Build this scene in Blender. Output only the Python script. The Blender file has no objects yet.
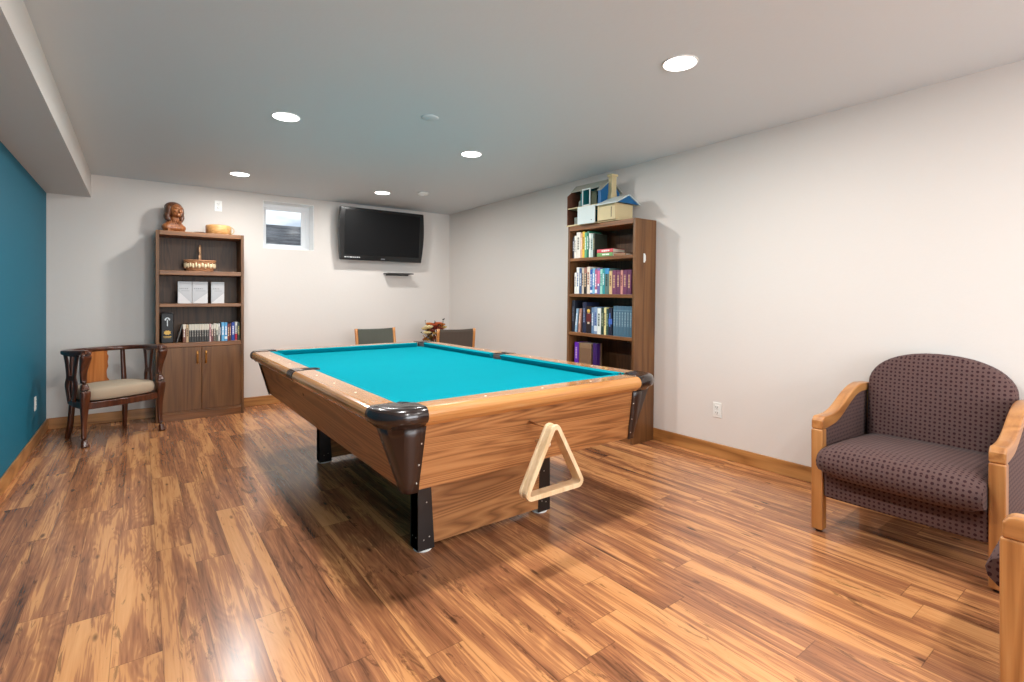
import bpy, bmesh, math, random
from mathutils import Vector, Matrix
R = math.radians
PI = math.pi
random.seed(7)
scene = bpy.context.scene
COL = scene.collection

# ------------------------------------------------------------------ helpers
def lin(c):
    return c / 12.92 if c <= 0.04045 else ((c + 0.055) / 1.055) ** 2.4

def rgb(*c):
    return (lin(c[0] / 255), lin(c[1] / 255), lin(c[2] / 255), 1.0)


class NT:
    """small wrapper for building node materials"""
    def __init__(self, name):
        self.m = bpy.data.materials.new(name)
        self.m.use_nodes = True
        self.t = self.m.node_tree
        self.t.nodes.clear()
        self.out = self.n('ShaderNodeOutputMaterial')

    def n(self, typ, **kw):
        nd = self.t.nodes.new(typ)
        for k, v in kw.items():
            setattr(nd, k, v)
        return nd

    def l(self, a, b):
        self.t.links.new(a, b)

    def math(self, op, a, b=None, c=None, clamp=False):
        nd = self.n('ShaderNodeMath', operation=op, use_clamp=clamp)
        for i, v in enumerate((a, b, c)):
            if v is None:
                continue
            if isinstance(v, (int, float)):
                nd.inputs[i].default_value = v
            else:
                self.l(v, nd.inputs[i])
        return nd.outputs[0]

    def ramp(self, fac, stops, interp='LINEAR'):
        nd = self.n('ShaderNodeValToRGB')
        nd.color_ramp.interpolation = interp
        el = nd.color_ramp.elements
        while len(el) < len(stops):
            el.new(0.5)
        for e, (p, c) in zip(el, stops):
            e.position = p
            e.color = c
        self.l(fac, nd.inputs[0])
        return nd.outputs[0]

    def mix(self, fac, a, b, blend='MIX'):
        nd = self.n('ShaderNodeMix', data_type='RGBA', blend_type=blend)
        for i, v in ((0, fac), (6, a), (7, b)):
            if isinstance(v, (int, float)):
                nd.inputs[i].default_value = v
            elif isinstance(v, tuple):
                nd.inputs[i].default_value = v
            else:
                self.l(v, nd.inputs[i])
        return nd.outputs[2]

    def coords(self, which='Object', scale=(1, 1, 1), loc=(0, 0, 0), rot=(0, 0, 0)):
        tc = self.n('ShaderNodeTexCoord')
        mp = self.n('ShaderNodeMapping')
        mp.inputs['Scale'].default_value = scale
        mp.inputs['Location'].default_value = loc
        mp.inputs['Rotation'].default_value = rot
        self.l(tc.outputs[which], mp.inputs[0])
        return mp.outputs[0]

    def noise(self, vec, scale, detail=4, rough=0.55, dist=0.0):
        nd = self.n('ShaderNodeTexNoise')
        nd.inputs['Scale'].default_value = scale
        nd.inputs['Detail'].default_value = detail
        nd.inputs['Roughness'].default_value = rough
        nd.inputs['Distortion'].default_value = dist
        self.l(vec, nd.inputs['Vector'])
        return nd.outputs[0]

    def bsdf(self, color, rough=0.5, metal=0.0, spec=0.5, coat=0.0, coat_rough=0.1, bump=None, bump_s=0.1,
             bump_d=0.002, sheen=0.0, emit=None, emit_s=0.0, trans=0.0):
        b = self.n('ShaderNodeBsdfPrincipled')
        for key, v in (('Base Color', color), ('Roughness', rough), ('Metallic', metal),
                       ('Specular IOR Level', spec), ('Coat Weight', coat), ('Coat Roughness', coat_rough),
                       ('Sheen Weight', sheen), ('Transmission Weight', trans)):
            if isinstance(v, (int, float, tuple)):
                b.inputs[key].default_value = v
            else:
                self.l(v, b.inputs[key])
        if emit:
            b.inputs['Emission Color'].default_value = emit
            b.inputs['Emission Strength'].default_value = emit_s
        if bump is not None:
            bp = self.n('ShaderNodeBump')
            bp.inputs['Strength'].default_value = bump_s
            bp.inputs['Distance'].default_value = bump_d
            self.l(bump, bp.inputs['Height'])
            self.l(bp.outputs[0], b.inputs['Normal'])
        self.l(b.outputs[0], self.out.inputs[0])
        return self.m


def plain(name, c, rough=0.5, metal=0.0, vary=0.06, spec=0.5, coat=0.0, scale=9.0):
    t = NT(name)
    v = t.noise(t.coords(), scale, 3)
    a = tuple(x * (1 - vary) for x in c[:3]) + (1,)
    b = tuple(min(1, x * (1 + vary)) for x in c[:3]) + (1,)
    return t.bsdf(t.mix(v, a, b), rough, metal, spec, coat)


def wood(name, dark, mid, light, axis='x', k=1.0, rough=0.4, coat=0.0, rings=9.0, contrast=1.0, spec=0.5, along=0.55, across=7.0):
    """long grain along one object axis with flowing cathedral rings and fine pores"""
    t = NT(name)
    ai = 'xyz'.index(axis)
    s = [across * k] * 3
    s[ai] = along * k
    base = t.coords(scale=tuple(s))
    n1 = t.noise(base, 0.55, 2, 0.5, 0.6)
    ring = t.math('PINGPONG', t.math('MULTIPLY', n1, rings), 0.5)
    ring = t.math('MULTIPLY', ring, 2.0)
    s2 = [70.0 * k] * 3
    s2[ai] = 2.2 * k
    pores = t.noise(t.coords(scale=tuple(s2)), 1.0, 3, 0.6)
    s3 = [16.0 * k] * 3
    s3[ai] = 0.8 * k
    mid_n = t.noise(t.coords(scale=tuple(s3)), 1.0, 4, 0.6, 0.3)
    f = t.math('ADD', t.math('MULTIPLY', ring, 0.42 * contrast), t.math('MULTIPLY', mid_n, 0.45))
    f = t.math('ADD', f, t.math('MULTIPLY', pores, 0.35))
    f = t.math('SUBTRACT', f, 0.12)
    c = t.ramp(f, [(0.14, dark), (0.45, mid), (0.8, light)])
    return t.bsdf(c, rough, 0, spec, coat, 0.12, bump=pores, bump_s=0.08)


class MB:
    """mesh builder: collects faces, then links one object"""
    def __init__(self):
        self.v, self.f, self.mi, self.sm = [], [], [], []

    def add(self, vs, fs, mi=0, smooth=False, M=None):
        o = len(self.v)
        for p in vs:
            p = Vector(p)
            if M is not None:
                p = M @ p
            self.v.append(p)
        for f in fs:
            self.f.append([i + o for i in f])
            self.mi.append(mi)
            self.sm.append(smooth)
        return self

    def box(self, x0, x1, y0, y1, z0, z1, mi=0, M=None):
        vs = [(x0, y0, z0), (x1, y0, z0), (x1, y1, z0), (x0, y1, z0), (x0, y0, z1), (x1, y0, z1), (x1, y1, z1), (x0, y1, z1)]
        fs = [(0, 3, 2, 1), (4, 5, 6, 7), (0, 1, 5, 4), (1, 2, 6, 5), (2, 3, 7, 6), (3, 0, 4, 7)]
        return self.add(vs, fs, mi, False, M)

    def loft(self, rings, mi=0, smooth=True, cap=True, closed=False, M=None):
        n = len(rings[0])
        vs = [p for r in rings for p in r]
        fs = []
        m = len(rings)
        for i in range(m if closed else m - 1):
            a, b = i * n, ((i + 1) % m) * n
            for j in range(n):
                k = (j + 1) % n
                fs.append((a + j, a + k, b + k, b + j))
        self.add(vs, fs, mi, smooth, M)
        if cap and not closed:
            self.add(rings[0], [tuple(range(n))[::-1]], mi, False, M)
            self.add(rings[-1], [tuple(range(n))], mi, False, M)
        return self

    def prism(self, pts, a0, a1, plane='xy', mi=0, smooth=False, M=None):
        """outline pts in a plane, extruded along the third axis from a0 to a1"""
        def P(p, a):
            return {'xy': (p[0], p[1], a), 'xz': (p[0], a, p[1]), 'yz': (a, p[0], p[1])}[plane]
        r0 = [P(p, a0) for p in pts]
        r1 = [P(p, a1) for p in pts]
        n = len(pts)
        vs = r0 + r1
        fs = [(j, (j + 1) % n, n + (j + 1) % n, n + j) for j in range(n)]
        self.add(vs, fs, mi, smooth, M)
        self.add(vs, [tuple(range(n))[::-1], tuple(range(n, 2 * n))], mi, False, M)
        return self

    def lathe(self, prof, seg=24, mi=0, smooth=True, c=(0, 0, 0), M=None, sx=1, sy=1, cap=True):
        rings = []
        for r, z in prof:
            rings.append([(c[0] + r * sx * math.cos(2 * PI * j / seg), c[1] + r * sy * math.sin(2 * PI * j / seg), c[2] + z) for j in range(seg)])
        return self.loft(rings, mi, smooth, cap, False, M)

    def tube(self, path, rad, seg=8, mi=0, smooth=True, cap=True, closed=False, flat=1.0, up=(0, 0, 1), M=None, square=False):
        """sweep; rad a number or a list; flat scales the second axis; square gives a rounded-square section"""
        path = [Vector(p) for p in path]
        n = len(path)
        rings = []
        for i, p in enumerate(path):
            a = path[(i - 1) % n] if (closed or i > 0) else path[i]
            b = path[(i + 1) % n] if (closed or i < n - 1) else path[i]
            t = (b - a).normalized()
            u = Vector(up)
            if abs(t.dot(u)) > 0.98:
                u = Vector((0, 1, 0)) if abs(t.y) < 0.9 else Vector((1, 0, 0))
            s = t.cross(u).normalized()
            w = s.cross(t).normalized()
            r = rad[i] if isinstance(rad, (list, tuple)) else rad
            ring = []
            for j in range(seg):
                q = 2 * PI * (j + 0.5) / seg
                cx, sy = math.cos(q), math.sin(q)
                if square:
                    e = 0.45
                    cx = math.copysign(abs(cx) ** e, cx)
                    sy = math.copysign(abs(sy) ** e, sy)
                ring.append(p + s * (cx * r) + w * (sy * r * flat))
            rings.append(ring)
        return self.loft(rings, mi, smooth, cap, closed, M)

    def ball(self, c, r, seg=12, rings=8, mi=0, M=None):
        rx, ry, rz = (r, r, r) if isinstance(r, (int, float)) else r
        rr = []
        for i in range(rings + 1):
            a = -PI / 2 + PI * i / rings
            k = max(math.cos(a), 0.001)
            rr.append([(c[0] + rx * k * math.cos(2 * PI * j / seg), c[1] + ry * k * math.sin(2 * PI * j / seg), c[2] + rz * math.sin(a)) for j in range(seg)])
        return self.loft(rr, mi, True, True, False, M)

    def build(self, name, mats, parent=None, bevel=0, seg=2, solid=0, uv=False, subsurf=0):
        me = bpy.data.meshes.new(name)
        me.from_pydata([tuple(p) for p in self.v], [], self.f)
        if not isinstance(mats, (list, tuple)):
            mats = [mats]
        for m in mats:
            me.materials.append(m)
        me.polygons.foreach_set('material_index', self.mi)
        me.polygons.foreach_set('use_smooth', self.sm)
        bm = bmesh.new()
        bm.from_mesh(me)
        bmesh.ops.remove_doubles(bm, verts=bm.verts, dist=0.00002)
        bmesh.ops.recalc_face_normals(bm, faces=bm.faces)
        if uv:
            ul = bm.loops.layers.uv.new('UVMap')
            for f in bm.faces:
                nx, ny, nz = (abs(q) for q in f.normal)
                for lp in f.loops:
                    c = lp.vert.co
                    if nx >= ny and nx >= nz:
                        lp[ul].uv = (c.y, c.z)
                    elif ny >= nz:
                        lp[ul].uv = (c.x, c.z)
                    else:
                        lp[ul].uv = (c.x, c.y)
        bm.to_mesh(me)
        bm.free()
        me.update()
        o = bpy.data.objects.new(name, me)
        COL.objects.link(o)
        if parent is not None:
            o.parent = parent
        if solid:
            md = o.modifiers.new('Solid', 'SOLIDIFY')
            md.thickness = solid
            md.offset = 0
        if bevel:
            md = o.modifiers.new('Bevel', 'BEVEL')
            md.width = bevel
            md.segments = seg
            md.limit_method = 'ANGLE'
            md.angle_limit = R(40)
        if subsurf:
            md = o.modifiers.new('Sub', 'SUBSURF')
            md.levels = md.render_levels = subsurf
        return o


def tag(o, label=None, cat=None, group=None, kind=None):
    for k, v in (('label', label), ('category', cat), ('group', group), ('kind', kind)):
        if v:
            o[k] = v
    return o


def thing(name, label, cat, loc=(0, 0, 0), rz=0.0, group=None):
    o = bpy.data.objects.new(name, None)
    o.empty_display_size = 0.1
    COL.objects.link(o)
    o.location = loc
    o.rotation_euler = (0, 0, rz)
    return tag(o, label, cat, group)


def copy_tree(o, parent=None):
    c = o.copy()
    COL.objects.link(c)
    if parent is not None:
        c.parent = parent
    for ch in list(o.children):
        copy_tree(ch, c)
    return c


def struct(o):
    o['kind'] = 'structure'
    return o

# ------------------------------------------------------------------ room numbers (metres)
XL, XR = -0.702, 3.609
YB, YF = 6.385, -3.2
ZC = 2.443
XS, ZS = -0.379, 2.220
BH = 0.104
EYE = 1.23

# ------------------------------------------------------------------ materials
def wall_mat(name, c):
    t = NT(name)
    co = t.coords()
    n = t.noise(co, 38, 4, 0.6)
    n2 = t.noise(co, 1.3, 2)
    a = tuple(x * 0.985 for x in c[:3]) + (1,)
    col = t.mix(n2, a, c)
    return t.bsdf(col, 0.62, 0, 0.35, bump=n, bump_s=0.16, bump_d=0.004)

M_wall = wall_mat('greige_paint', rgb(220, 214, 208))
M_teal = wall_mat('teal_paint', rgb(0, 106, 132))
M_ceil = wall_mat('ceiling_paint', rgb(211, 219, 223))
M_white = plain('white_plastic', rgb(232, 232, 228), 0.35, vary=0.01)
M_vinyl = plain('white_vinyl', rgb(236, 238, 240), 0.35, vary=0.01)

def floor_mat():
    t = NT('laminate_planks')
    tc = t.n('ShaderNodeTexCoord')
    sep = t.n('ShaderNodeSeparateXYZ')
    t.l(tc.outputs['Object'], sep.inputs[0])
    X, Y = sep.outputs[0], sep.outputs[1]
    W, L = 0.145, 1.22
    u = t.math('DIVIDE', t.math('ADD', X, 20.09), W)
    row = t.math('FLOOR', u)
    wn = t.n('ShaderNodeTexWhiteNoise', noise_dimensions='1D')
    t.l(row, wn.inputs['W'])
    v = t.math('ADD', t.math('DIVIDE', t.math('ADD', Y, 20), L), t.math('MULTIPLY', wn.outputs[0], 7.3))
    colm = t.math('FLOOR', v)
    cb = t.n('ShaderNodeCombineXYZ')
    t.l(row, cb.inputs[0])
    t.l(colm, cb.inputs[1])
    wn2 = t.n('ShaderNodeTexWhiteNoise', noise_dimensions='2D')
    t.l(cb.outputs[0], wn2.inputs['Vector'])
    rnd = wn2.outputs[0]
    wn3 = t.n('ShaderNodeTexWhiteNoise', noise_dimensions='3D')
    cb3 = t.n('ShaderNodeCombineXYZ')
    t.l(row, cb3.inputs[0]); t.l(colm, cb3.inputs[1]); cb3.inputs[2].default_value = 3.7
    t.l(cb3.outputs[0], wn3.inputs['Vector'])
    rnd2 = wn3.outputs[0]
    # plank-local coordinates, shifted per plank
    def loc(sx, sy, k):
        c = t.n('ShaderNodeCombineXYZ')
        t.l(t.math('MULTIPLY', X, sx), c.inputs[0])
        t.l(t.math('MULTIPLY', Y, sy), c.inputs[1])
        t.l(t.math('MULTIPLY', rnd, k), c.inputs[2])
        return c.outputs[0]
    big = t.noise(loc(8.5, 0.85, 40), 1.0, 3, 0.5, 0.9)           # heartwood / sapwood areas
    rings = t.math('MULTIPLY', t.math('PINGPONG', t.math('MULTIPLY', t.noise(loc(9, 0.9, 61), 1.0, 2, 0.5, 0.8), 17), 0.5), 2)
    streak = t.noise(loc(52, 1.3, 23), 1.0, 5, 0.65, 0.5)
    fine = t.noise(loc(150, 5, 31), 1.0, 3, 0.6)
    tone = t.math('ADD', t.math('MULTIPLY', big, 1.25), t.math('MULTIPLY', t.math('SUBTRACT', rnd2, 0.5), 0.14))
    f = t.math('ADD', tone, t.math('MULTIPLY', t.math('SUBTRACT', streak, 0.5), 0.8))
    f = t.math('ADD', f, t.math('MULTIPLY', t.math('SUBTRACT', rings, 0.5), 0.10))
    f = t.math('ADD', f, t.math('MULTIPLY', t.math('SUBTRACT', fine, 0.5), 0.30))
    col = t.ramp(f, [(0.20, rgb(78, 50, 38)), (0.35, rgb(122, 78, 52)), (0.52, rgb(152, 98, 66)),
                     (0.67, rgb(176, 118, 78)), (0.73, rgb(204, 142, 90)), (1.0, rgb(218, 158, 104))])
    # knots and dark veins
    vn = t.noise(loc(16, 2.6, 77), 1.0, 6, 0.72, 1.6)
    vein = t.ramp(vn, [(0.585, (0, 0, 0, 1)), (0.645, (1, 1, 1, 1))])
    col = t.mix(t.math('MULTIPLY', vein, 0.55), col, rgb(58, 36, 26))
    vor = t.n('ShaderNodeTexVoronoi')
    vor.inputs['Scale'].default_value = 1.0
    t.l(loc(9, 2.8, 9), vor.inputs['Vector'])
    kn = t.ramp(vor.outputs['Distance'], [(0.05, (1, 1, 1, 1)), (0.11, (0, 0, 0, 1))])
    col = t.mix(t.math('MULTIPLY', kn, 0.75), col, rgb(50, 32, 24))
    # seams
    fu = t.math('FRACT', u)
    fv = t.math('FRACT', v)
    eu = t.math('LESS_THAN', t.math('MINIMUM', fu, t.math('SUBTRACT', 1, fu)), 0.008)
    ev = t.math('LESS_THAN', t.math('MINIMUM', fv, t.math('SUBTRACT', 1, fv)), 0.0012)
    seam = t.math('MAXIMUM', eu, ev)
    col = t.mix(t.math('MULTIPLY', seam, 0.45), col, rgb(60, 40, 28))
    rg = t.math('ADD', 0.21, t.math('MULTIPLY', streak, 0.08))
    return t.bsdf(col, rg, 0, 0.5, 0.3, 0.2, bump=t.math('SUBTRACT', streak, t.math('MULTIPLY', seam, 1.5)), bump_s=0.05, bump_d=0.002)

M_floor = floor_mat()
M_base = wood('oak_baseboard', rgb(120, 74, 36), rgb(172, 118, 64), rgb(196, 142, 84), 'y', 1.0, 0.4, 0.2)
M_basex = wood('oak_baseboard_x', rgb(120, 74, 36), rgb(172, 118, 64), rgb(196, 142, 84), 'x', 1.0, 0.4, 0.2)

# cabinet laminate of the pool table (oak), one per grain direction
M_oakx = wood('oak_laminate_x', rgb(98, 58, 30), rgb(154, 102, 60), rgb(182, 130, 82), 'x', 1.0, 0.38, 0.0, 34, 0.9, along=0.42, across=8.0)
M_oaky = wood('oak_laminate_y', rgb(98, 58, 30), rgb(154, 102, 60), rgb(182, 130, 82), 'y', 1.0, 0.38, 0.0, 34, 0.9, along=0.42, across=8.0)
M_railx = wood('oak_rail_x', rgb(158, 100, 50), rgb(186, 130, 74), rgb(204, 152, 96), 'x', 0.8, 0.2, 0.5, 8, 0.6)
M_raily = wood('oak_rail_y', rgb(158, 100, 50), rgb(186, 130, 74), rgb(204, 152, 96), 'y', 0.8, 0.2, 0.5, 8, 0.6)
M_arm = wood('light_oak_arm', rgb(140, 86, 42), rgb(178, 120, 66), rgb(200, 146, 90), 'z', 1.3, 0.35, 0.2, 8, 0.7)
M_army = wood('light_oak_arm_y', rgb(140, 86, 42), rgb(178, 120, 66), rgb(200, 146, 90), 'y', 1.3, 0.35, 0.2, 8, 0.7)
M_case = wood('walnut_case', rgb(76, 46, 22), rgb(110, 73, 40), rgb(132, 92, 54), 'z', 1.5, 0.45, 0.0, 7, 0.6)
M_casex = wood('walnut_case_x', rgb(92, 56, 28), rgb(128, 84, 48), rgb(156, 108, 66), 'x', 1.5, 0.4, 0.0, 7, 0.6)
M_casey = wood('walnut_case_y', rgb(92, 56, 28), rgb(128, 84, 48), rgb(156, 108, 66), 'y', 1.5, 0.4, 0.0, 7, 0.6)
M_caseback = wood('walnut_back', rgb(52, 33, 19), rgb(80, 54, 32), rgb(98, 68, 42), 'z', 2.2, 0.5, 0.0, 8, 0.8)
M_mahog = wood('mahogany', rgb(44, 20, 11), rgb(80, 40, 21), rgb(112, 62, 36), 'z', 2.0, 0.32, 0.1, 7, 0.6)
M_splat = wood('honey_splat', rgb(130, 70, 28), rgb(170, 100, 48), rgb(192, 124, 66), 'z', 2.0, 0.3, 0.3, 9, 0.9)
M_dark = plain('dark_brown_plastic', rgb(34, 23, 20), 0.22, vary=0.08, coat=0.3)
M_panel = plain('brown_trim_plastic', rgb(42, 26, 21), 0.34, vary=0.08, coat=0.1)
M_black = plain('black_trim', rgb(30, 25, 24), 0.3, vary=0.1)
M_rubber = plain('pocket_rubber', rgb(24, 22, 24), 0.6)
M_metal = plain('steel_screw', rgb(190, 185, 175), 0.3, 1.0, 0.02)
M_brass = plain('brass_pull', rgb(176, 124, 64), 0.45, 0.8, 0.05)
M_ivory = plain('ivory_sight', rgb(240, 232, 215), 0.3, vary=0.01)

def cloth_mat(name, c, k=600, s=0.25, spec=0.15, sheen=0.05):
    t = NT(name)
    n = t.noise(t.coords(), k, 2)
    n2 = t.noise(t.coords(), 5, 3)
    a = tuple(x * 0.93 for x in c[:3]) + (1,)
    return t.bsdf(t.mix(n2, a, c), 0.95, 0, spec, bump=n, bump_s=s, bump_d=0.001, sheen=sheen)

M_felt = cloth_mat('teal_felt', rgb(0, 140, 155), spec=0.04, sheen=0.0)
M_cushion = cloth_mat('linen_cushion', rgb(176, 158, 136), 260, 0.4)
M_greycl = cloth_mat('grey_green_fabric', rgb(92, 94, 86), 300, 0.4)
M_greybr = cloth_mat('grey_brown_fabric', rgb(88, 78, 70), 300, 0.4)

def dotted_fabric():
    t = NT('dotted_plum_fabric')
    tc = t.n('ShaderNodeTexCoord')
    mp = t.n('ShaderNodeMapping')
    p = 0.0205
    mp.inputs['Scale'].default_value = (1 / p, 1 / p, 1 / p)
    t.l(tc.outputs['UV'], mp.inputs[0])
    sep = t.n('ShaderNodeSeparateXYZ')
    t.l(mp.outputs[0], sep.inputs[0])
    fx = t.math('SUBTRACT', t.math('FRACT', sep.outputs[0]), 0.5)
    fy = t.math('SUBTRACT', t.math('FRACT', sep.outputs[1]), 0.5)
    ax, ay = t.math('ABSOLUTE', fx), t.math('ABSOLUTE', fy)
    d = t.math('SQRT', t.math('ADD', t.math('MULTIPLY', ax, ax), t.math('MULTIPLY', ay, ay)))
    par = t.math('ABSOLUTE', t.math('MODULO', t.math('ADD', t.math('FLOOR', sep.outputs[0]), t.math('FLOOR', sep.outputs[1])), 2))
    rad = t.math('ADD', 0.25, t.math('MULTIPLY', par, 0.09))
    dot = t.math('MULTIPLY', t.math('SUBTRACT', rad, d), 14, clamp=True)
    n = t.noise(t.coords(), 420, 2)
    base = t.mix(n, rgb(76, 56, 54), rgb(106, 82, 78))
    dark = t.mix(n, rgb(42, 21, 24), rgb(62, 35, 37))
    col = t.mix(dot, base, dark)
    return t.bsdf(col, 0.9, 0, 0.2, bump=n, bump_s=0.3, bump_d=0.001, sheen=0.05)

M_dots = dotted_fabric()

# ------------------------------------------------------------------ room shell
T = 0.24
WX0, WX1, WZ0, WZ1 = 1.148, 1.717, 1.812, 2.37
struct(MB().box(XL - T, XR + T, YF - T, YB + T + 0.02, -0.12, 0).build('floor', M_floor))
struct(MB().box(XL - T, XR + T, YF - T, YB + T, ZC, ZC + 0.12).build('ceiling', M_ceil))
struct(MB().box(XL - T, XL, YF - T, YB + T, 0, ZC).build('wall_left', M_teal))
struct(MB().box(XR, XR + T, YF - T, YB + T, 0, ZC).build('wall_right', M_wall))
wb = MB()
wb.box(XL, WX0, YB, YB + T, 0, ZC)
wb.box(WX1, XR, YB, YB + T, 0, ZC)
wb.box(WX0, WX1, YB, YB + T, 0, WZ0)
wb.box(WX0, WX1, YB, YB + T, WZ1, ZC)
struct(wb.build('wall_back', M_wall))
wf_ = MB()
FX0, FX1, FZ0, FZ1 = 0.2, 3.2, 0.35, 2.15  # opening added in the unseen wall to let in fill light
wf_.box(XL, FX0, YF - T, YF, 0, ZC).box(FX1, XR, YF - T, YF, 0, ZC).box(FX0, FX1, YF - T, YF, 0, FZ0).box(FX0, FX1, YF - T, YF, FZ1, ZC)
struct(wf_.build('wall_front', M_wall))
w2_ = MB()
for x in (FX0, (FX0 + FX1) / 2 - 0.03, FX1 - 0.06):
    w2_.box(x, x + 0.06, YF - 0.14, YF - 0.08, FZ0, FZ1)
w2_.box(FX0, FX1, YF - 0.14, YF - 0.08, FZ0, FZ0 + 0.06).box(FX0, FX1, YF - 0.14, YF - 0.08, FZ1 - 0.06, FZ1)
struct(w2_.build('added_window', M_vinyl, bevel=0.004))  # invented window frame behind the camera, goes with the fill light
dl = bpy.data.lights.new('added_fill', 'AREA')  # added area light behind the camera, softens and evens the room light
dl.shape = 'RECTANGLE'
dl.size = FX1 - FX0
dl.size_y = FZ1 - FZ0
dl.energy = 165
dl.color = (0.92, 0.96, 1.0)
dlo = bpy.data.objects.new('added_fill', dl)
COL.objects.link(dlo)
dlo.location = ((FX0 + FX1) / 2, YF - 0.20, (FZ0 + FZ1) / 2)
dlo.rotation_euler = (R(90), 0, 0)
struct(MB().box(XL, XS, YF, YB, ZS, ZC).build('trim_1', M_wall))

def baseboard(name, x0, x1, y0, y1, m):
    b = MB().box(x0, x1, y0, y1, 0.0, BH)
    return struct(b.build(name, m, bevel=0.004))
baseboard('baseboard_left', XL, XL + 0.014, YF, YB, M_base)
baseboard('baseboard_right', XR - 0.014, XR, YF, YB, M_base)
baseboard('baseboard_back', XL + 0.014, XR - 0.014, YB - 0.014, YB, M_basex)

# window
def glass_mat():
    t = NT('window_glass')
    b = t.n('ShaderNodeBsdfTransparent')
    b.inputs[0].default_value = (0.94, 0.96, 0.97, 1)
    g = t.n('ShaderNodeBsdfGlossy')
    g.inputs['Roughness'].default_value = 0.12
    mx = t.n('ShaderNodeMixShader')
    mx.inputs[0].default_value = 0.004
    t.l(b.outputs[0], mx.inputs[1]); t.l(g.outputs[0], mx.inputs[2]); t.l(mx.outputs[0], t.out.inputs[0])
    return t.m
M_glass = glass_mat()
win = bpy.data.objects.new('window_1', None)
COL.objects.link(win)
win.location = (WX0, YB, WZ0)
struct(win)
ww, wh = WX1 - WX0, WZ1 - WZ0
fr = MB()
y0, y1 = 0.19, 0.24
fr.box(0, ww, y0, y1, 0, 0.05); fr.box(0, ww, y0, y1, wh - 0.05, wh)
fr.box(0, 0.045, y0, y1, 0.05, wh - 0.05); fr.box(ww - 0.045, ww, y0, y1, 0.05, wh - 0.05)
fr.build('window_frame', M_vinyl, win, bevel=0.004)
sa = MB()
y2, y3 = 0.20, 0.225
sa.box(0.045, ww - 0.045, y2, y3, 0.05, 0.072); sa.box(0.045, ww - 0.045, y2, y3, wh - 0.072, wh - 0.05)
sa.box(0.045, 0.07, y2, y3, 0.072, wh - 0.072); sa.box(ww - 0.10, ww - 0.045, y2, y3, 0.072, wh - 0.072)
sa.build('sash', M_vinyl, win, bevel=0.003)
MB().box(0.07, ww - 0.10, 0.211, 0.215, 0.072, wh - 0.072).build('pane', M_glass, win)
# sill lining and reveal in white
rv = MB()
rv.box(0.0, ww, 0.002, 0.19, -0.0, 0.006)
rv.box(ww - 0.006, ww, 0.002, 0.19, 0.006, wh)
rv.box(0, 0.006, 0.002, 0.19, 0.006, wh)
rv.box(0.006, ww - 0.006, 0.002, 0.19, wh - 0.006, wh)
rv.build('window_reveal', plain('white_reveal', rgb(238, 238, 236), 0.5, vary=0.01), win)

# what stands outside the window: a grey board fence, gravel ground
def fence_mat():
    t = NT('weathered_boards')
    n = t.noise(t.coords(scale=(1, 1, 9)), 3.0, 4, 0.6)
    return t.bsdf(t.ramp(n, [(0.35, rgb(92, 94, 100)), (0.65, rgb(150, 152, 158))]), 0.8)
fm = fence_mat()
fe = MB()
z = 0.9
for i in range(10):
    fe.box(0.6, 4.6, 8.0 + 0.012 * (i % 2), 8.04 + 0.012 * (i % 2), z, z + 0.135)
    z += 0.142
for x in (1.0, 2.2, 3.4, 4.4):
    fe.box(x, x + 0.09, 8.05, 8.14, 0.0, 2.31)
tag(fe.build('fence', fm), 'grey weathered board fence seen outside the small window', 'fence')
gr = MB().box(-2, 6, YB + T, 11, -0.1, 0.0)
tag(struct(gr.build('ground', plain('gravel', rgb(120, 118, 112), 0.9, vary=0.2, scale=40))), 'gravel ground outside', None)

# ------------------------------------------------------------------ recessed lights
def emit_mat(name, c, s):
    t = NT(name)
    e = t.n('ShaderNodeEmission')
    e.inputs[0].default_value = c
    e.inputs[1].default_value = s
    t.l(e.outputs[0], t.out.inputs[0])
    return t.m
M_lens = emit_mat('lit_lens', (1, 0.985, 0.96, 1), 6.0)
POWER = 26.0
def recessed(x, y, label, group, p=POWER):
    t = thing('recessed_light', label, 'ceiling light', (x, y, ZC), 0, group)
    ring = MB().lathe([(0.082, 0.0), (0.090, 0.0), (0.090, -0.003), (0.087, -0.006), (0.082, -0.005), (0.082, 0.0)], 32)
    ring.build('trim_ring', M_white, t)
    MB().lathe([(0.0005, -0.006), (0.082, -0.005), (0.082, -0.001), (0.0005, -0.001)], 32).build('lens', M_lens, t)
    ld = bpy.data.lights.new('lamp', 'AREA')
    ld.shape = 'DISK'
    ld.size = 0.14
    ld.energy = p
    ld.color = (1.0, 0.985, 0.955)
    lo = bpy.data.objects.new('lamp', ld)
    COL.objects.link(lo)
    lo.parent = t
    lo.location = (0, 0, -0.012)
    return t
g = 'recessed ceiling lights in two columns'
recessed(0.785, 5.505, 'round lit ceiling light farthest left, above the bookcase with doors', g, 18)
recessed(2.235, 5.505, 'round lit ceiling light near the wall-mounted television', g, 15)
recessed(0.785, 3.585, 'second round lit ceiling light of the left column, larger than the farthest left', g)
recessed(2.235, 3.585, 'round lit ceiling light in the middle, above the far side of the pool table', g)
recessed(2.235, 1.56, 'largest, nearest round lit ceiling light at upper right', g, 22)
for x, y in ((0.785, 1.56), (0.785, -0.45), (2.235, -0.45), (0.785, -2.2), (2.235, -2.2)):
    recessed(x, y, 'round ceiling light behind the view', 'ceiling lights out of the picture', 26 if x < 1 else 18)

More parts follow.
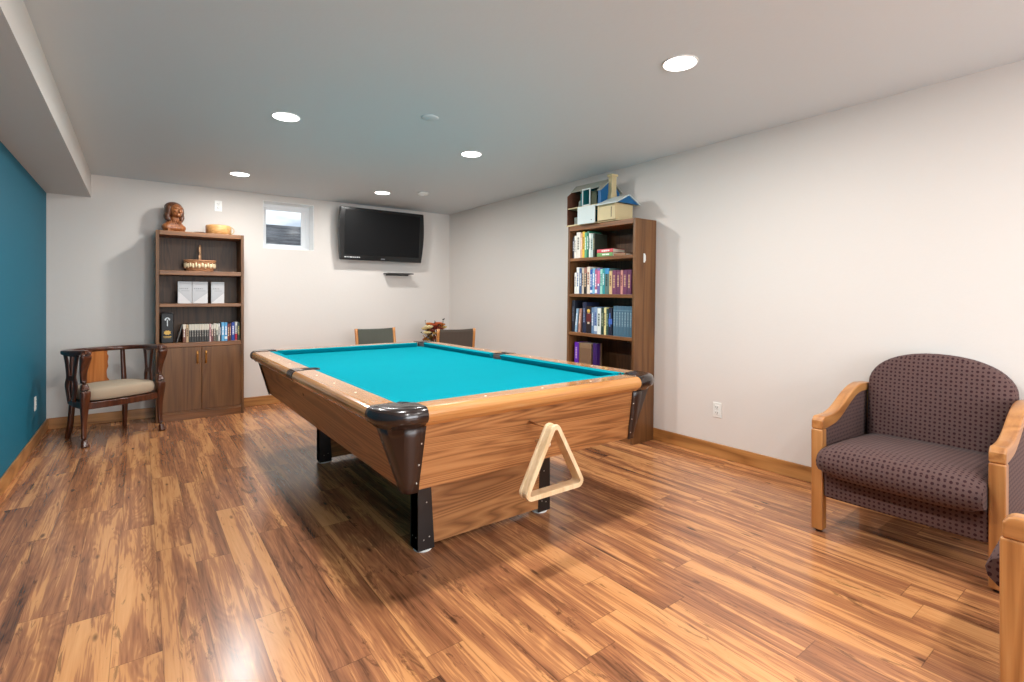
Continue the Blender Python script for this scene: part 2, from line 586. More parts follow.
t = thing('smoke_detector', 'small white round detector on the ceiling above the television', 'smoke detector', (2.612, 5.232, ZC))
MB().lathe([(0.0005, 0), (0.062, 0), (0.062, -0.012), (0.052, -0.026), (0.0005, -0.028)], 28).build('housing', M_white, t)
MB().lathe([(0.0005, -0.0281), (0.018, -0.0281), (0.018, -0.033), (0.0005, -0.034)], 16).build('sensor_cap', M_vinyl, t)
t = thing('ceiling_cover', 'faint round white cover plate on the ceiling over the pool table', 'cover plate', (1.564, 3.03, ZC))
MB().lathe([(0.0005, 0), (0.058, 0), (0.058, -0.003), (0.05, -0.007), (0.0005, -0.008)], 28).build('plate', M_ceil, t)

# ------------------------------------------------------------------ outlets
def outlet(loc, rz, label):
    t = thing('wall_outlet', label, 'outlet', loc, rz)
    MB().box(-0.036, 0.036, -0.006, 0, -0.058, 0.058).build('cover_plate', M_white, t, bevel=0.003)
    for z in (-0.022, 0.022):
        s = MB().box(-0.017, 0.017, -0.009, -0.006, z - 0.015, z + 0.015, 0)
        s.box(-0.009, -0.006, -0.0098, -0.009, z - 0.004, z + 0.007, 1)
        s.box(0.006, 0.009, -0.0098, -0.009, z - 0.004, z + 0.006, 1)
        s.box(-0.002, 0.002, -0.0098, -0.009, z - 0.011, z - 0.007, 1)
        s.build('socket', [M_white, M_rubber], t)
    MB().lathe([(0.0005, 0), (0.003, 0), (0.003, 0.001), (0.0005, 0.001)], 10, M=Matrix.Translation((0, -0.0061, 0)) @ Matrix.Rotation(R(90), 4, 'X')).build('screw', M_metal, t)
    return t
outlet((0.697, YB, 2.25), 0, 'white outlet high on the back wall above the bookcase with doors')
outlet((XR, 2.182, 0.364), -PI / 2, 'white outlet low on the right wall beside the tall bookcase')
outlet((XL, 5.74, 0.352), PI / 2, 'white outlet low on the teal wall by the wooden armchair')

# ------------------------------------------------------------------ pool table
CX, CY = 1.5675, 3.235
HX, HY = 0.8425, 1.445
ZT = 0.797
ZB = 0.757
RW = 0.130      # wood rail width
NW = 0.183      # to cushion nose
PT = thing('pool_table', 'large pool table with bright turquoise cloth and oak grain cabinet with dark corners', 'pool table', (CX, CY, 0))

def rail_profile(e=0.0, inner=RW):
    """(d, z): d = distance inward from the outer edge"""
    pts = [(inner, ZT - 0.001 + e), (0.034, ZT + e)]
    for k in range(1, 9):
        a = PI / 2 + (PI * 0.86) * k / 8
        pts.append((0.034 + 0.034 * math.cos(a) * 1.0 - e * 0.9 * (1 if k < 8 else 0), ZT - 0.034 + 0.034 * math.sin(a) + (e if k < 4 else 0)))
    pts.append((0.034, ZT - 0.078 - e))
    pts.append((inner, ZT - 0.078 - e))
    return pts

def sweep_rail(mb, path, prof, mi=0):
    """path: list of (x, y, nx, ny) outer-edge points with outward normals; profile measured inward"""
    rings = [[(x - nx * d, y - ny * d, z) for d, z in prof] for x, y, nx, ny in path]
    mb.loft(rings, mi, False, True)

CA = 0.172
CAX = 0.195
SP = 0.062      # half gap at the side pockets
prof = rail_profile()
def sight(mb, x, y):
    mb.lathe([(0.0005, 0.0012), (0.0055, 0.001), (0.006, -0.002)], 10, 1, c=(x, y, ZT))
for sx in (-1, 1):
    for sy in (-1, 1):
        a, b = SP * sy, (HY - CA) * sy
        mb = MB()
        sweep_rail(mb, [(HX * sx, a, sx, 0), (HX * sx, b, sx, 0)], prof)
        for k in (1, 2, 3):
            sight(mb, sx * (HX - 0.075), sy * (HY - NW) * k / 4)
        mb.build('rail', [M_raily, M_ivory], PT)
for sy in (-1, 1):
    mb = MB()
    sweep_rail(mb, [(-(HX - CAX), HY * sy, 0, sy), ((HX - CAX), HY * sy, 0, sy)], prof)
    for k in (-1, 0, 1):
        sight(mb, k * (HX - NW) / 2, sy * (HY - 0.075))
    mb.build('rail', [M_railx, M_ivory], PT)
# corner caps
CR = 0.138

capprof = rail_profile(0.004)
for sx in (-1, 1):
    for sy in (-1, 1):
        path = [(sx * HX, sy * (HY - CA), sx, 0)]
        for k in range(11):
            a = PI / 2 * k / 10
            path.append((sx * (HX - CR + CR * math.cos(a)), sy * (HY - CR + CR * math.sin(a)), sx * math.cos(a), sy * math.sin(a)))
        path.append((sx * (HX - CAX), sy * HY, 0, sy))
        mb = MB()
        sweep_rail(mb, path, capprof)
        o = mb.build('corner_cap', M_dark, PT)
        for p in o.data.polygons:
            p.use_smooth = True
        md = o.modifiers.new('b', 'BEVEL'); md.width = 0.003; md.segments = 2; md.angle_limit = R(50)
        # pocket cup
        c = (sx * (HX - CR), sy * (HY - CR), 0)
        MB().lathe([(0.052, ZT - 0.003), (0.0575, ZT - 0.003), (0.062, ZB - 0.03), (0.05, ZB - 0.12), (0.02, ZB - 0.14), (0.001, ZB - 0.14),
                    (0.001, ZB - 0.135), (0.02, ZB - 0.13), (0.045, ZB - 0.11), (0.052, ZB - 0.02), (0.052, ZT - 0.003)], 24, c=c, cap=False).build('pocket', M_rubber, PT)
for sx in (-1, 1):
    mb = MB()
    sweep_rail(mb, [(HX * sx, -SP, sx, 0), (HX * sx, SP, sx, 0)], rail_profile(0.003, 0.07))
    mb.build('side_pocket_trim', M_dark, PT, bevel=0.002)
    c = (sx * (HX - 0.125), 0, 0)
    MB().lathe([(0.048, ZT - 0.002), (0.055, ZT - 0.002), (0.055, ZB - 0.03), (0.045, ZB - 0.12), (0.02, ZB - 0.14), (0.001, ZB - 0.14),
                (0.001, ZB - 0.135), (0.02, ZB - 0.13), (0.04, ZB - 0.11), (0.048, ZB - 0.02), (0.048, ZT - 0.002)], 24, c=c, cap=False).build('pocket', M_rubber, PT)
# cushions: section swept between pocket mouths, nose shorter than back
def cushion(p0, p1, n, cut0, cut1):
    """p0,p1 back corners on the wood edge; n inward normal"""
    p0, p1 = Vector(p0), Vector(p1)
    d = (p1 - p0).normalized()
    n = Vector(n)
    sec = [(0.0, ZT - 0.002, 0), (0.02, ZT - 0.002, 0.4), (0.048, ZT - 0.003, 0.92), (0.053, ZT - 0.007, 1), (0.050, ZT - 0.011, 0.95), (0.030, ZB + 0.001, 0.45), (0.0, ZB + 0.001, 0)]
    r0 = [tuple((p0 + n * s + d * (cut0 * k)).to_tuple()) + (z,) for s, z, k in sec]
    r1 = [tuple((p1 + n * s - d * (cut1 * k)).to_tuple()) + (z,) for s, z, k in sec]
    return MB().loft([r0, r1], 0, False).build('cushion', M_felt, PT, bevel=0.0015)
bx, by = HX - RW, HY - RW
for sx in (-1, 1):
    for sy in (-1, 1):
        cushion((sx * bx, sy * SP), (sx * bx, sy * (HY - 0.176)), (-sx, 0), 0.012, 0.05)
for sy in (-1, 1):
    cushion((-(HX - 0.198), sy * by), (HX - 0.198, sy * by), (0, -sy), 0.05, 0.05)
# bed with pocket cut-outs
out = []
def corner(sx, sy, rev):
    pts = []
    for k in range(13):
        a = PI - (1.5 * PI) * k / 12
        pts.append((sx * (HX - (CR + 0.056 * math.cos(a))), sy * (HY - (CR + 0.056 * math.sin(a)))))
    return pts[::-1] if rev else pts
def side(sx, rev):
    pts = []
    for k in range(9):
        a = -PI / 2 + PI * k / 8
        pts.append((sx * (HX - 0.125 - 0.05 * math.cos(a)), 0.05 * math.sin(a)))
    pts = [(sx * bx, -0.05)] + pts + [(sx * bx, 0.05)]
    return pts[::-1] if rev else pts
out += corner(-1, -1, False)[::1]
# order: start at left-bottom going anticlockwise
out = corner(-1, -1, False) + corner(1, -1, True) + side(1, False) + corner(1, 1, False) + corner(-1, 1, True) + side(-1, True)
MB().prism(out, ZB - 0.025, ZB).build('playing_surface', M_felt, PT)
# rail underside liner closing the gap to the cabinet
# cabinet
ct, cb = (0.785, 1.392), (0.698, 1.343)
zc1, zc0 = ZT - 0.076, 0.440
def crad(q):
    return 0.018 + 0.085 * q
def cab_ring(q):
    hx = cb[0] + (ct[0] - cb[0]) * q
    hy = cb[1] + (ct[1] - cb[1]) * q
    z = zc0 + (zc1 - zc0) * q
    r = crad(q)
    pts = []
    for sx, sy, a0 in ((1, 1, 0), (-1, 1, 90), (-1, -1, 180), (1, -1, 270)):
        for k in range(5):
            a = R(a0 + 90 * k / 4)
            pts.append((sx * (hx - r) + r * math.cos(a), sy * (hy - r) + r * math.sin(a), z))
    return pts
mb = MB()
mb.loft([cab_ring(0), cab_ring(1)], 0, False, True)
cab_o = mb.build('cabinet', [M_oakx, M_oaky, M_black], PT)
for p in cab_o.data.polygons:
    n_ = p.normal
    p.material_index = 2 if abs(n_.z) > 0.9 else (1 if abs(n_.x) > abs(n_.y) else 0)
# tapered corner trims
def trim_ring(hx, hy, z, w, r, sx, sy, e):
    pts = [(sx * (hx + e), sy * (hy - w))]
    for k in range(7):
        a = PI / 2 * k / 6
        pts.append((sx * (hx + e - r + r * math.cos(a)), sy * (hy + e - r + r * math.sin(a))))
    pts.append((sx * (hx - w), sy * (hy + e)))
    inner = [(sx * (hx - w), sy * (hy + e - 0.006)), (sx * (hx - 0.004 - 0.0), sy * (hy - 0.004)), (sx * (hx + e - 0.006), sy * (hy - w))]
    return [(x, y, z) for x, y in pts + inner]
for sx in (-1, 1):
    for sy in (-1, 1):
        mb = MB()
        n = 6
        rr = []
        for i in range(n + 1):
            q = i / n
            hx = cb[0] + (ct[0] - cb[0]) * q
            hy = cb[1] + (ct[1] - cb[1]) * q
            z = zc0 - 0.006 + (zc1 + 0.006 - zc0) * q
            w = 0.050 + (0.150 - 0.050) * q
            r = crad(q) + 0.006
            rr.append(trim_ring(hx, hy, z, w, r, sx, sy, 0.008))
        mb.loft(rr, 0, True)
        for q in (0.12, 0.4, 0.72):
            hx = cb[0] + (ct[0] - cb[0]) * q; hy = cb[1] + (ct[1] - cb[1]) * q
            z = zc0 + (zc1 - zc0) * q; w = 0.050 + 0.1 * q
            mb.ball((sx * (hx - w + 0.012), sy * (hy + 0.0085), z), (0.004, 0.002, 0.004), 8, 4, 1)
            mb.ball((sx * (hx + 0.0085), sy * (hy - w + 0.012), z), (0.002, 0.004, 0.004), 8, 4, 1)
        mb.build('corner_trim', [M_panel, M_metal], PT)
# two panel pedestals
PY = (2.205 - CY, 3.925 - CY)
px0, px1 = 1.075 - CX, 1.910 - CX
for i, s in enumerate((-1, 1)):
    ya = PY[0] if s < 0 else PY[1] - 0.085
    yb = ya + 0.085
    ped = MB().box(px0 + 0.004, px1 - 0.004, ya + 0.004, yb - 0.004, 0.032, zc0).build('pedestal', M_oakx, PT)
    for cx_, sx in ((px0, 1), (px1, -1)):
        for cy_, sy in ((ya, 1), (yb, -1)):
            mb = MB()
            def tr(z, w):
                P = [(0, 0), (w, 0), (w, 0.005), (0.005, 0.005), (0.005, 0.08), (0, 0.08)]
                return [(cx_ + sx * a, cy_ + sy * b, z) for a, b in P]
            mb.loft([tr(0.010, 0.088), tr(zc0 - 0.001, 0.062)], 0, False)
            for zz, dx in ((0.06, 0.03), (0.07, 0.06), (0.24, 0.045)):
                mb.ball((cx_ + sx * dx, cy_ - sy * 0.0005, zz), (0.004, 0.002, 0.004), 8, 4, 1)
            mb.ball((cx_ - sx * 0.0005, cy_ + sy * 0.025, 0.07), (0.002, 0.004, 0.004), 8, 4, 1)
            mb.build('leg_trim', [M_black, M_metal], ped)
    for lx in (px0 + 0.045, px1 - 0.045):
        MB().lathe([(0.044, 0.0), (0.046, 0.003), (0.044, 0.008), (0.016, 0.010), (0.014, 0.034), (0.0005, 0.034)], 24, c=(lx, (ya + yb) / 2, 0)).build('leveler', M_white, ped)
# peg and knob for the rack
RX, RY = 1.478, 1.690
pk = MB()
Mr = Matrix.Translation((RX - CX, 1.87 - CY, 0.648)) @ Matrix.Rotation(R(90), 4, 'X')
pk.lathe([(0.0005, 0.0), (0.005, 0.0), (0.005, 0.205), (0.0005, 0.207)], 12, M=Mr)
pk.build('peg', M_oakx, PT)
pk = MB()
Mr = Matrix.Translation((RX - CX + 0.056, 1.885 - CY, 0.548)) @ Matrix.Rotation(R(90), 4, 'X')
pk.lathe([(0.0005, 0.0), (0.006, 0.0), (0.006, 0.09), (0.011, 0.095), (0.011, 0.108), (0.0005, 0.112)], 12, M=Mr)
pk.build('knob', M_ivory, PT)

# triangle rack
M_maple = wood('maple_rack', rgb(196, 164, 122), rgb(222, 196, 158), rgb(232, 212, 180), 'z', 1.5, 0.35, 0.2, 6, 0.5)
def rounded_tri(s, r, n=6):
    h = s * 0.90
    P = [Vector((-s / 2, 0)), Vector((s / 2, 0)), Vector((0, h))]
    pts = []
    for i in range(3):
        a, b, c = P[i - 1], P[i], P[(i + 1) % 3]
        u, v = (a - b).normalized(), (c - b).normalized()
        ang = u.angle(v)
        L = r / math.tan(ang / 2)
        cen = b + (u + v).normalized() * (r / math.sin(ang / 2))
        s0 = b + u * L - cen
        s1 = b + v * L - cen
        tot = s0.angle_signed(s1)
        for k in range(n + 1):
            q = -tot * k / n
            pts.append(cen + Vector((s0.x * math.cos(q) - s0.y * math.sin(q), s0.x * math.sin(q) + s0.y * math.cos(q))))
    return pts
tr_ = thing('triangle_rack', 'pale wooden triangle ball rack hanging on the near end of the pool table', 'ball rack',
            (RX, RY, 0.364), 0)
mb = MB()
SZ = 0.380
cen = Vector((0, SZ * 0.93 / 3))
of = rounded_tri(SZ, 0.032)
levels = [(-0.028, 0.002), (-0.024, 0.0), (-0.014, 0.0), (-0.012, 0.003), (0.012, 0.003), (0.014, 0.0), (0.024, 0.0), (0.028, 0.002)]
def off(pts, d):
    n = len(pts); o = []
    for i, p in enumerate(pts):
        t_ = (pts[(i + 1) % n] - pts[i - 1]).normalized()
        nn = Vector((-t_.y, t_.x))
        o.append(p + nn * d)
    return o
rings = []
for y, d in levels:
    rings.append([(p.x, y, p.y) for p in off(of, d)])
inner = off(of, 0.021)
for y in (0.028, -0.028):
    rings.append([(p.x, y, p.y) for p in inner])
mb.loft(rings, 0, False, cap=False, closed=True)
mb.build('rack_frame', M_maple, tr_)

# ------------------------------------------------------------------ bookcases
def part(mb, name, m, p, **k):
    return mb.build(name, m, p, **k)
W1 = (0.128, 0.902)
D1 = 6.05
BC = thing('bookcase', 'walnut-look bookcase with two lower doors against the back wall beside the wooden armchair', 'bookcase', (W1[0], D1, 0))
w, d, h = W1[1] - W1[0], YB - 0.015 - D1, 1.908
for nm, x in (('side_panel', 0), ('side_panel', w - 0.028)):
    part(MB().box(x, x + 0.028, 0, d, 0, h - 0.0), nm, M_case, BC, bevel=0.003)
part(MB().box(0.028, w - 0.028, 0.0, d - 0.001, h - 0.045, h - 0.0005), 'top_board', M_casex, BC, bevel=0.004)
part(MB().box(0.028, w - 0.028, d - 0.012, d - 0.002, 0.04, h - 0.045), 'back_panel', M_caseback, BC)
for z, th in ((1.511, 0.045), (1.178, 0.034), (0.781, 0.045)):
    part(MB().box(0.028, w - 0.028, 0.003, d - 0.012, z - th, z), 'shelf', M_casex, BC, bevel=0.004)
part(MB().box(0.028, w - 0.028, 0.02, d - 0.012, 0.088, 0.104), 'cabinet_floor', M_casex, BC)
pl = MB().box(0.028, w - 0.028, 0.004, 0.02, 0.0, 0.062)
pl.box(0.028, w - 0.028, -0.004, 0.016, 0.062, 0.074).box(0.028, w - 0.028, 0.0, 0.018, 0.078, 0.088)
part(pl, 'plinth', M_casex, BC, bevel=0.003)
mid = w / 2
for i, (a, b) in enumerate(((0.03, mid - 0.0015), (mid + 0.0015, w - 0.03))):
    dr = part(MB().box(a, b, 0.0, 0.018, 0.092, 0.733), 'door', M_case, BC, bevel=0.003)
    hx_ = b - 0.036 if i == 0 else a + 0.036
    hb = MB()
    hb.tube([(hx_, -0.002, 0.685), (hx_, -0.02, 0.678), (hx_, -0.026, 0.66), (hx_, -0.026, 0.60), (hx_, -0.02, 0.575), (hx_, -0.002, 0.568)], [0.009, 0.0095, 0.0085, 0.0085, 0.0095, 0.009], 10, flat=0.7)
    hb.box(hx_ - 0.009, hx_ + 0.009, -0.003, 0, 0.56, 0.694)
    hb.build('handle', M_brass, dr)

Y2 = (2.785, 3.607)
X2 = 3.32
BC2 = thing('bookcase', 'tall open walnut-look bookcase full of books against the right wall', 'bookcase', (X2, Y2[1], 0), -PI / 2)
w2, d2, h2 = Y2[1] - Y2[0], XR - 0.015 - X2, 1.905
for x in (0, w2 - 0.026):
    part(MB().box(x, x + 0.026, 0, d2, 0, h2), 'side_panel', M_case, BC2, bevel=0.003)
part(MB().box(0.026, w2 - 0.026, 0, d2 - 0.001, h2 - 0.045, h2 - 0.0005), 'top_board', M_casex, BC2, bevel=0.004)
part(MB().box(0.026, w2 - 0.026, d2 - 0.012, d2 - 0.002, 0.04, h2 - 0.045), 'back_panel', M_caseback, BC2)
for z in (1.60, 1.263, 0.898, 0.575, 0.30):
    part(MB().box(0.026, w2 - 0.026, 0.003, d2 - 0.012, z - 0.03, z), 'shelf', M_casex, BC2, bevel=0.004)
part(MB().box(0.026, w2 - 0.026, 0.006, d2 - 0.012, 0.0, 0.075), 'plinth', M_casex, BC2, bevel=0.003)
cl = MB().box(w2, w2 + 0.006, 0.105, 0.125, 1.535, 1.612)
cl.box(w2 + 0.006, w2 + 0.014, 0.108, 0.122, 1.545, 1.60)
part(cl, 'hook', M_white, BC2, bevel=0.003)['label'] = 'small white plastic hook on the side'
part(MB().lathe([(0.0005, 0), (0.006, 0), (0.005, 0.004), (0.0005, 0.005)], 10, M=Matrix.Translation((0.535, d2 - 0.0121, 0.83)) @ Matrix.Rotation(R(90), 4, 'X')), 'screw_cap', M_white, BC2)

# ------------------------------------------------------------------ books
_mats = {}
def cmat(c, rough=0.45):
    k = (c, rough)
    if k not in _mats:
        _mats[k] = plain('cover_%02x%02x%02x' % c, rgb(*c), rough, vary=0.08, scale=25)
    return _mats[k]
M_page = plain('paper_pages', rgb(222, 214, 196), 0.8, vary=0.05, scale=60)

def book(th, h, d, cov, title=None, band=None, lying=False, cover_art=None):
    """spine at local -Y (y=0), thickness along +X, stands on z=0"""
    mb = MB()
    mats = [cmat(cov), M_page]
    c = 0.0025
    r = min(0.004, th * 0.25)
    # cover: two boards and a rounded spine as a U prism
    U_ = [(0, d), (0, r), (r * 0.5, r * 0.3), (th * 0.3, 0), (th * 0.7, 0), (th - r * 0.5, r * 0.3), (th, r), (th, d),
          (th - c, d), (th - c, r + c), (c, r + c), (c, d)]
    mb.prism(U_, 0, h, 'xy', 0)
    mb.box(c, th - c, r + c, d - 0.004, 0.003, h - 0.003, 1)
    if title:
        mats.append(cmat(title))
        i = len(mats) - 1
        w_ = th * 0.42
        if th > 0.012:
            # lettering-like run of small marks down the spine
            z_ = h * 0.80
            k = 0
            while z_ > h * 0.34:
                l_ = 0.006 + 0.006 * ((k * 7 + int(th * 1000)) % 3)
                mb.box(th / 2 - w_ / 2, th / 2 + w_ / 2, -0.0006, 0.001, z_ - l_, z_, i)
                z_ -= l_ + 0.004
                k += 1
        else:
            mb.box(th * 0.3, th * 0.7, -0.0006, 0.001, h * 0.35, h * 0.8, i)
    if band:
        bc, z0, z1 = band
        mats.append(cmat(bc))
        i = len(mats) - 1
        V_ = [(-0.0004, r + 0.01), (-0.0004, r), (r * 0.4, r * 0.2), (th * 0.3, -0.0008), (th * 0.7, -0.0008), (th - r * 0.4, r * 0.2), (th + 0.0004, r), (th + 0.0004, r + 0.01)]
        mb.prism(V_, h * z0, h * z1, 'xy', i)
    return mb, mats

def put_book(spec, loc, rz, group, lean=0.0, lying=False):
    th, h, d, cov, title, band, label = spec
    mb, mats = book(th, h, d, cov, title, band)
    o = mb.build('book', mats)
    tag(o, label, 'book', group)
    Mx = Matrix.Translation(loc) @ Matrix.Rotation(rz, 4, 'Z')
    if lying:
        Mx = Mx @ Matrix.Rotation(R(90), 4, 'Y') @ Matrix.Rotation(0, 4, 'X')
    elif lean:
        Mx = Mx @ Matrix.Rotation(lean, 4, 'Y')
    o.matrix_world = Mx
    return o

# left bookcase: x start, thickness, height, colours (along +X, spines towards the room)
zA = 0.7815
A_ = [
 (0.353, 0.027, 0.185, (120, 72, 54), (220, 210, 200), ((226, 216, 200), 0.75, 1.0), 'red-brown paperback with pale top at the left end, beside the leaning thin book'),
 (0.381, 0.022, 0.18, (196, 168, 132), (90, 60, 50), None, 'tan paperback second in the row above the cabinet doors'),
]
sx_ = 0.406
for i in range(8):
    A_.append((sx_, 0.0215, 0.186, (58, 56, 54), (150, 146, 138), ((208, 202, 188), 0.66, 0.99), 'dark grey volume with cream top, one of eight matching ones above the cabinet doors'))
    sx_ += 0.0222
A_ += [
 (0.585, 0.017, 0.184, (214, 180, 178), (130, 60, 70), None, 'pale pink paperback right after the eight grey volumes'),
 (0.603, 0.019, 0.176, (106, 60, 62), (220, 200, 180), ((206, 200, 190), 0.72, 1.0), 'maroon paperback with grey top, right of the pale pink one'),
 (0.6235, 0.02, 0.188, (110, 102, 92), (214, 208, 196), ((214, 208, 196), 0.7, 1.0), 'grey-brown book with cream top, middle right of the row'),
 (0.6445, 0.022, 0.186, (92, 96, 88), (220, 216, 200), ((210, 206, 190), 0.62, 0.98), 'grey-green book with cream top, left of the thin white one'),
 (0.668, 0.013, 0.188, (232, 230, 224), (120, 120, 120), None, 'thin white book left of the navy one'),
 (0.6825, 0.012, 0.18, (36, 44, 66), (200, 200, 210), None, 'thin navy book left of the light blue pair'),
 (0.696, 0.027, 0.196, (96, 170, 214), (240, 240, 240), None, 'light blue book, left of the matching pair above the doors'),
 (0.7245, 0.027, 0.194, (80, 158, 208), (240, 240, 240), ((220, 236, 242), 0.1, 0.24), 'light blue book with white band at its foot, right of the pair'),
 (0.754, 0.014, 0.178, (140, 60, 50), (230, 200, 160), None, 'thin brick-red book right of the light blue pair'),
 (0.769, 0.018, 0.186, (94, 60, 58), (220, 180, 150), None, 'dark brown-red book left of the royal blue one'),
 (0.789, 0.031, 0.194, (24, 66, 150), (230, 230, 240), None, 'royal blue thick book near the right end above the doors'),
 (0.822, 0.022, 0.196, (222, 220, 214), (60, 60, 60), ((176, 26, 56), 0.02, 0.36), 'white book with crimson foot near the right end above the doors'),
 (0.8455, 0.022, 0.192, (46, 58, 50), (200, 190, 120), None, 'dark green book at the right end above the doors'),
]
for x, th, h_, cov, ti, bd, lb in A_:
    put_book((th, h_, 0.135, cov, ti, bd, lb), (x, 6.09, zA), 0, 'books above the doors of the left bookcase')
put_book((0.008, 0.185, 0.13, (120, 116, 112), None, None, 'thin grey book leaning against the row, next to the black tin'), (0.300, 6.10, zA + 0.003), 0, 'books above the doors of the left bookcase', lean=R(14.5))

# black tin with gold emblem
t = thing('gift_tin', 'black gift tin with gold emblem standing left of the books above the cabinet doors', 'tin', (0.225, 6.16, zA))
mb = MB()
S = [(-0.05, -0.045), (0.05, -0.045), (0.05, 0.045), (-0.05, 0.045)]
mb.box(-0.052, 0.052, -0.047, 0.047, 0, 0.296)
mb.build('tin_body', plain('black_lacquer', rgb(9, 9, 9), 0.35, vary=0.05, spec=0.3), t, bevel=0.006, seg=3)
M_gold = plain('gold_print', rgb(190, 150, 70), 0.4, 0.3, 0.1)
M_silver = plain('silver_print', rgb(196, 204, 206), 0.4, 0.2, 0.05)
mb = MB()
pts = [(0.034 * math.cos(a) * (1 if k % 2 else 0.72), 0.105 + 0.026 * math.sin(a) * (1 if k % 2 else 0.7)) for k, a in [(k, 2 * PI * k / 16) for k in range(16)]]
mb.prism(pts, -0.0485, -0.0468, 'xz')
mb.box(-0.034, 0.034, -0.0485, -0.0468, 0.062, 0.068).box(-0.028, 0.028, -0.0485, -0.0468, 0.052, 0.056)
mb.build('emblem', M_gold, t)
mb = MB()
arch = [(0.024 * math.cos(PI * k / 10), 0.232 + 0.026 * math.sin(PI * k / 10)) for k in range(11)]
arch += [(-0.015, 0.226), (-0.006, 0.244), (0.0, 0.25), (0.006, 0.244), (0.015, 0.226)]
mb.prism(arch, -0.0485, -0.0468, 'xz')
mb.box(-0.004, 0.004, -0.0485, -0.0468, 0.17, 0.235)
mb.build('arch_mark', M_silver, t)
MB().box(-0.045, 0.045, -0.04, 0.04, 0.296, 0.304).build('lid', M_black, t, bevel=0.003)

# three silver-white boxed albums facing the room
M_alb = plain('album_cover', rgb(206, 204, 204), 0.35, vary=0.03)
M_albd = plain('album_band', rgb(172, 172, 174), 0.3, vary=0.03)
M_alt = plain('album_print', rgb(128, 128, 130), 0.5)
def album(x, w_, label, flip, text):
    t = thing('album', label, 'album', (x, 6.11, 1.1785), 0, 'silver-white albums facing out')
    MB().box(0, w_, 0.0, 0.022, 0, 0.225).build('album_body', M_alb, t, bevel=0.002)
    mb = MB()
    if flip:
        mb.prism([(0.002, 0.002), (w_ - 0.002, 0.11), (w_ - 0.002, 0.222), (0.002, 0.222)], -0.0012, 0.0003, 'xz')
    else:
        mb.prism([(w_ - 0.002, 0.002), (0.002, 0.13), (0.002, 0.222), (w_ - 0.002, 0.222)], -0.0012, 0.0003, 'xz')
    mb.build('upper_panel', M_albd, t)
    mb = MB()
    xx = 0.015
    for l_ in text:
        mb.box(xx, xx + l_, -0.0018, -0.001, 0.148, 0.158)
        xx += l_ + 0.006
    mb.box(0.03, w_ - 0.02, -0.0018, -0.001, 0.128, 0.132)
    mb.build('print', M_alt, t)
album(0.312, 0.121, 'silver-white album with diagonal pattern, leftmost of the three facing out', False, (0.008, 0.012, 0.006, 0.01, 0.012))
album(0.436, 0.137, 'silver-white album, middle of the three, touching the left one', True, (0.012, 0.008, 0.014, 0.01, 0.008))
album(0.604, 0.12, 'silver-white album standing apart on the right of the three', True, (0.01, 0.012, 0.008, 0.01))

# right bookcase rows: y positions run from far (3.5) to near
def row2(items, z0, group, d=0.2, x=3.345):
    for y, th, h_, cov, ti, bd, lb, *ln in items:
        put_book((th, h_, d, cov, ti, bd, lb), (x, y + 0.030 * (y - 2.8) / 0.7 + 0.006, z0 + 0.0008 + (th * abs(math.sin(ln[0])) if ln else 0)), -PI / 2, group, lean=(ln[0] if ln else 0))
P1 = 'on the top shelf, tall bookcase'
row2([
 (3.530, 0.020, 0.205, (58, 54, 58), (210, 210, 215), None, 'dark slim book at the far left ' + P1),
 (3.508, 0.026, 0.215, (232, 228, 216), (150, 150, 150), None, 'white book second from the left ' + P1),
 (3.480, 0.050, 0.245, (226, 220, 208), (120, 120, 110), None, 'thick off-white book ' + P1),
 (3.428, 0.022, 0.235, (222, 170, 134), (240, 230, 220), None, 'peach book left of the yellow one ' + P1),
 (3.404, 0.026, 0.245, (232, 190, 62), (90, 70, 30), None, 'yellow book ' + P1),
 (3.376, 0.026, 0.235, (96, 168, 126), (230, 240, 230), None, 'light green book right of the yellow one ' + P1),
 (3.348, 0.024, 0.245, (18, 104, 76), (230, 240, 230), None, 'dark green book ' + P1),
 (3.322, 0.018, 0.225, (236, 236, 230), (100, 120, 110), None, 'thin white book right of the dark green one ' + P1),
 (3.302, 0.030, 0.215, (186, 202, 196), (70, 90, 90), None, 'pale grey-green book ' + P1),
 (3.270, 0.018, 0.215, (44, 52, 42), (170, 160, 110), None, 'dark book at the right end of the upright row ' + P1),
], 1.60, 'upright books on the top shelf of the tall bookcase', 0.17)
tag(put_book((0.034, 0.185, 0.17, (112, 160, 96), (240, 240, 230), None, ''), (3.345, 3.246, 1.6005 + 0.034), -PI / 2, None, lying=True),
    'green book lying flat under the pink one on the top shelf', 'book', 'books lying flat on the top shelf')
tag(put_book((0.032, 0.188, 0.165, (214, 84, 94), (245, 235, 230), None, ''), (3.345, 3.246, 1.635 + 0.032), -PI / 2, None, lying=True),
    'pink-red book lying flat on top of the green one', 'book', 'books lying flat on the top shelf')
tag(put_book((0.022, 0.13, 0.15, (150, 108, 76), None, None, ''), (3.36, 3.055, 1.6005 + 0.022), -PI / 2, None, lying=True),
    'tan book lying flat to the right of the pink and green ones', 'book', 'books lying flat on the top shelf')

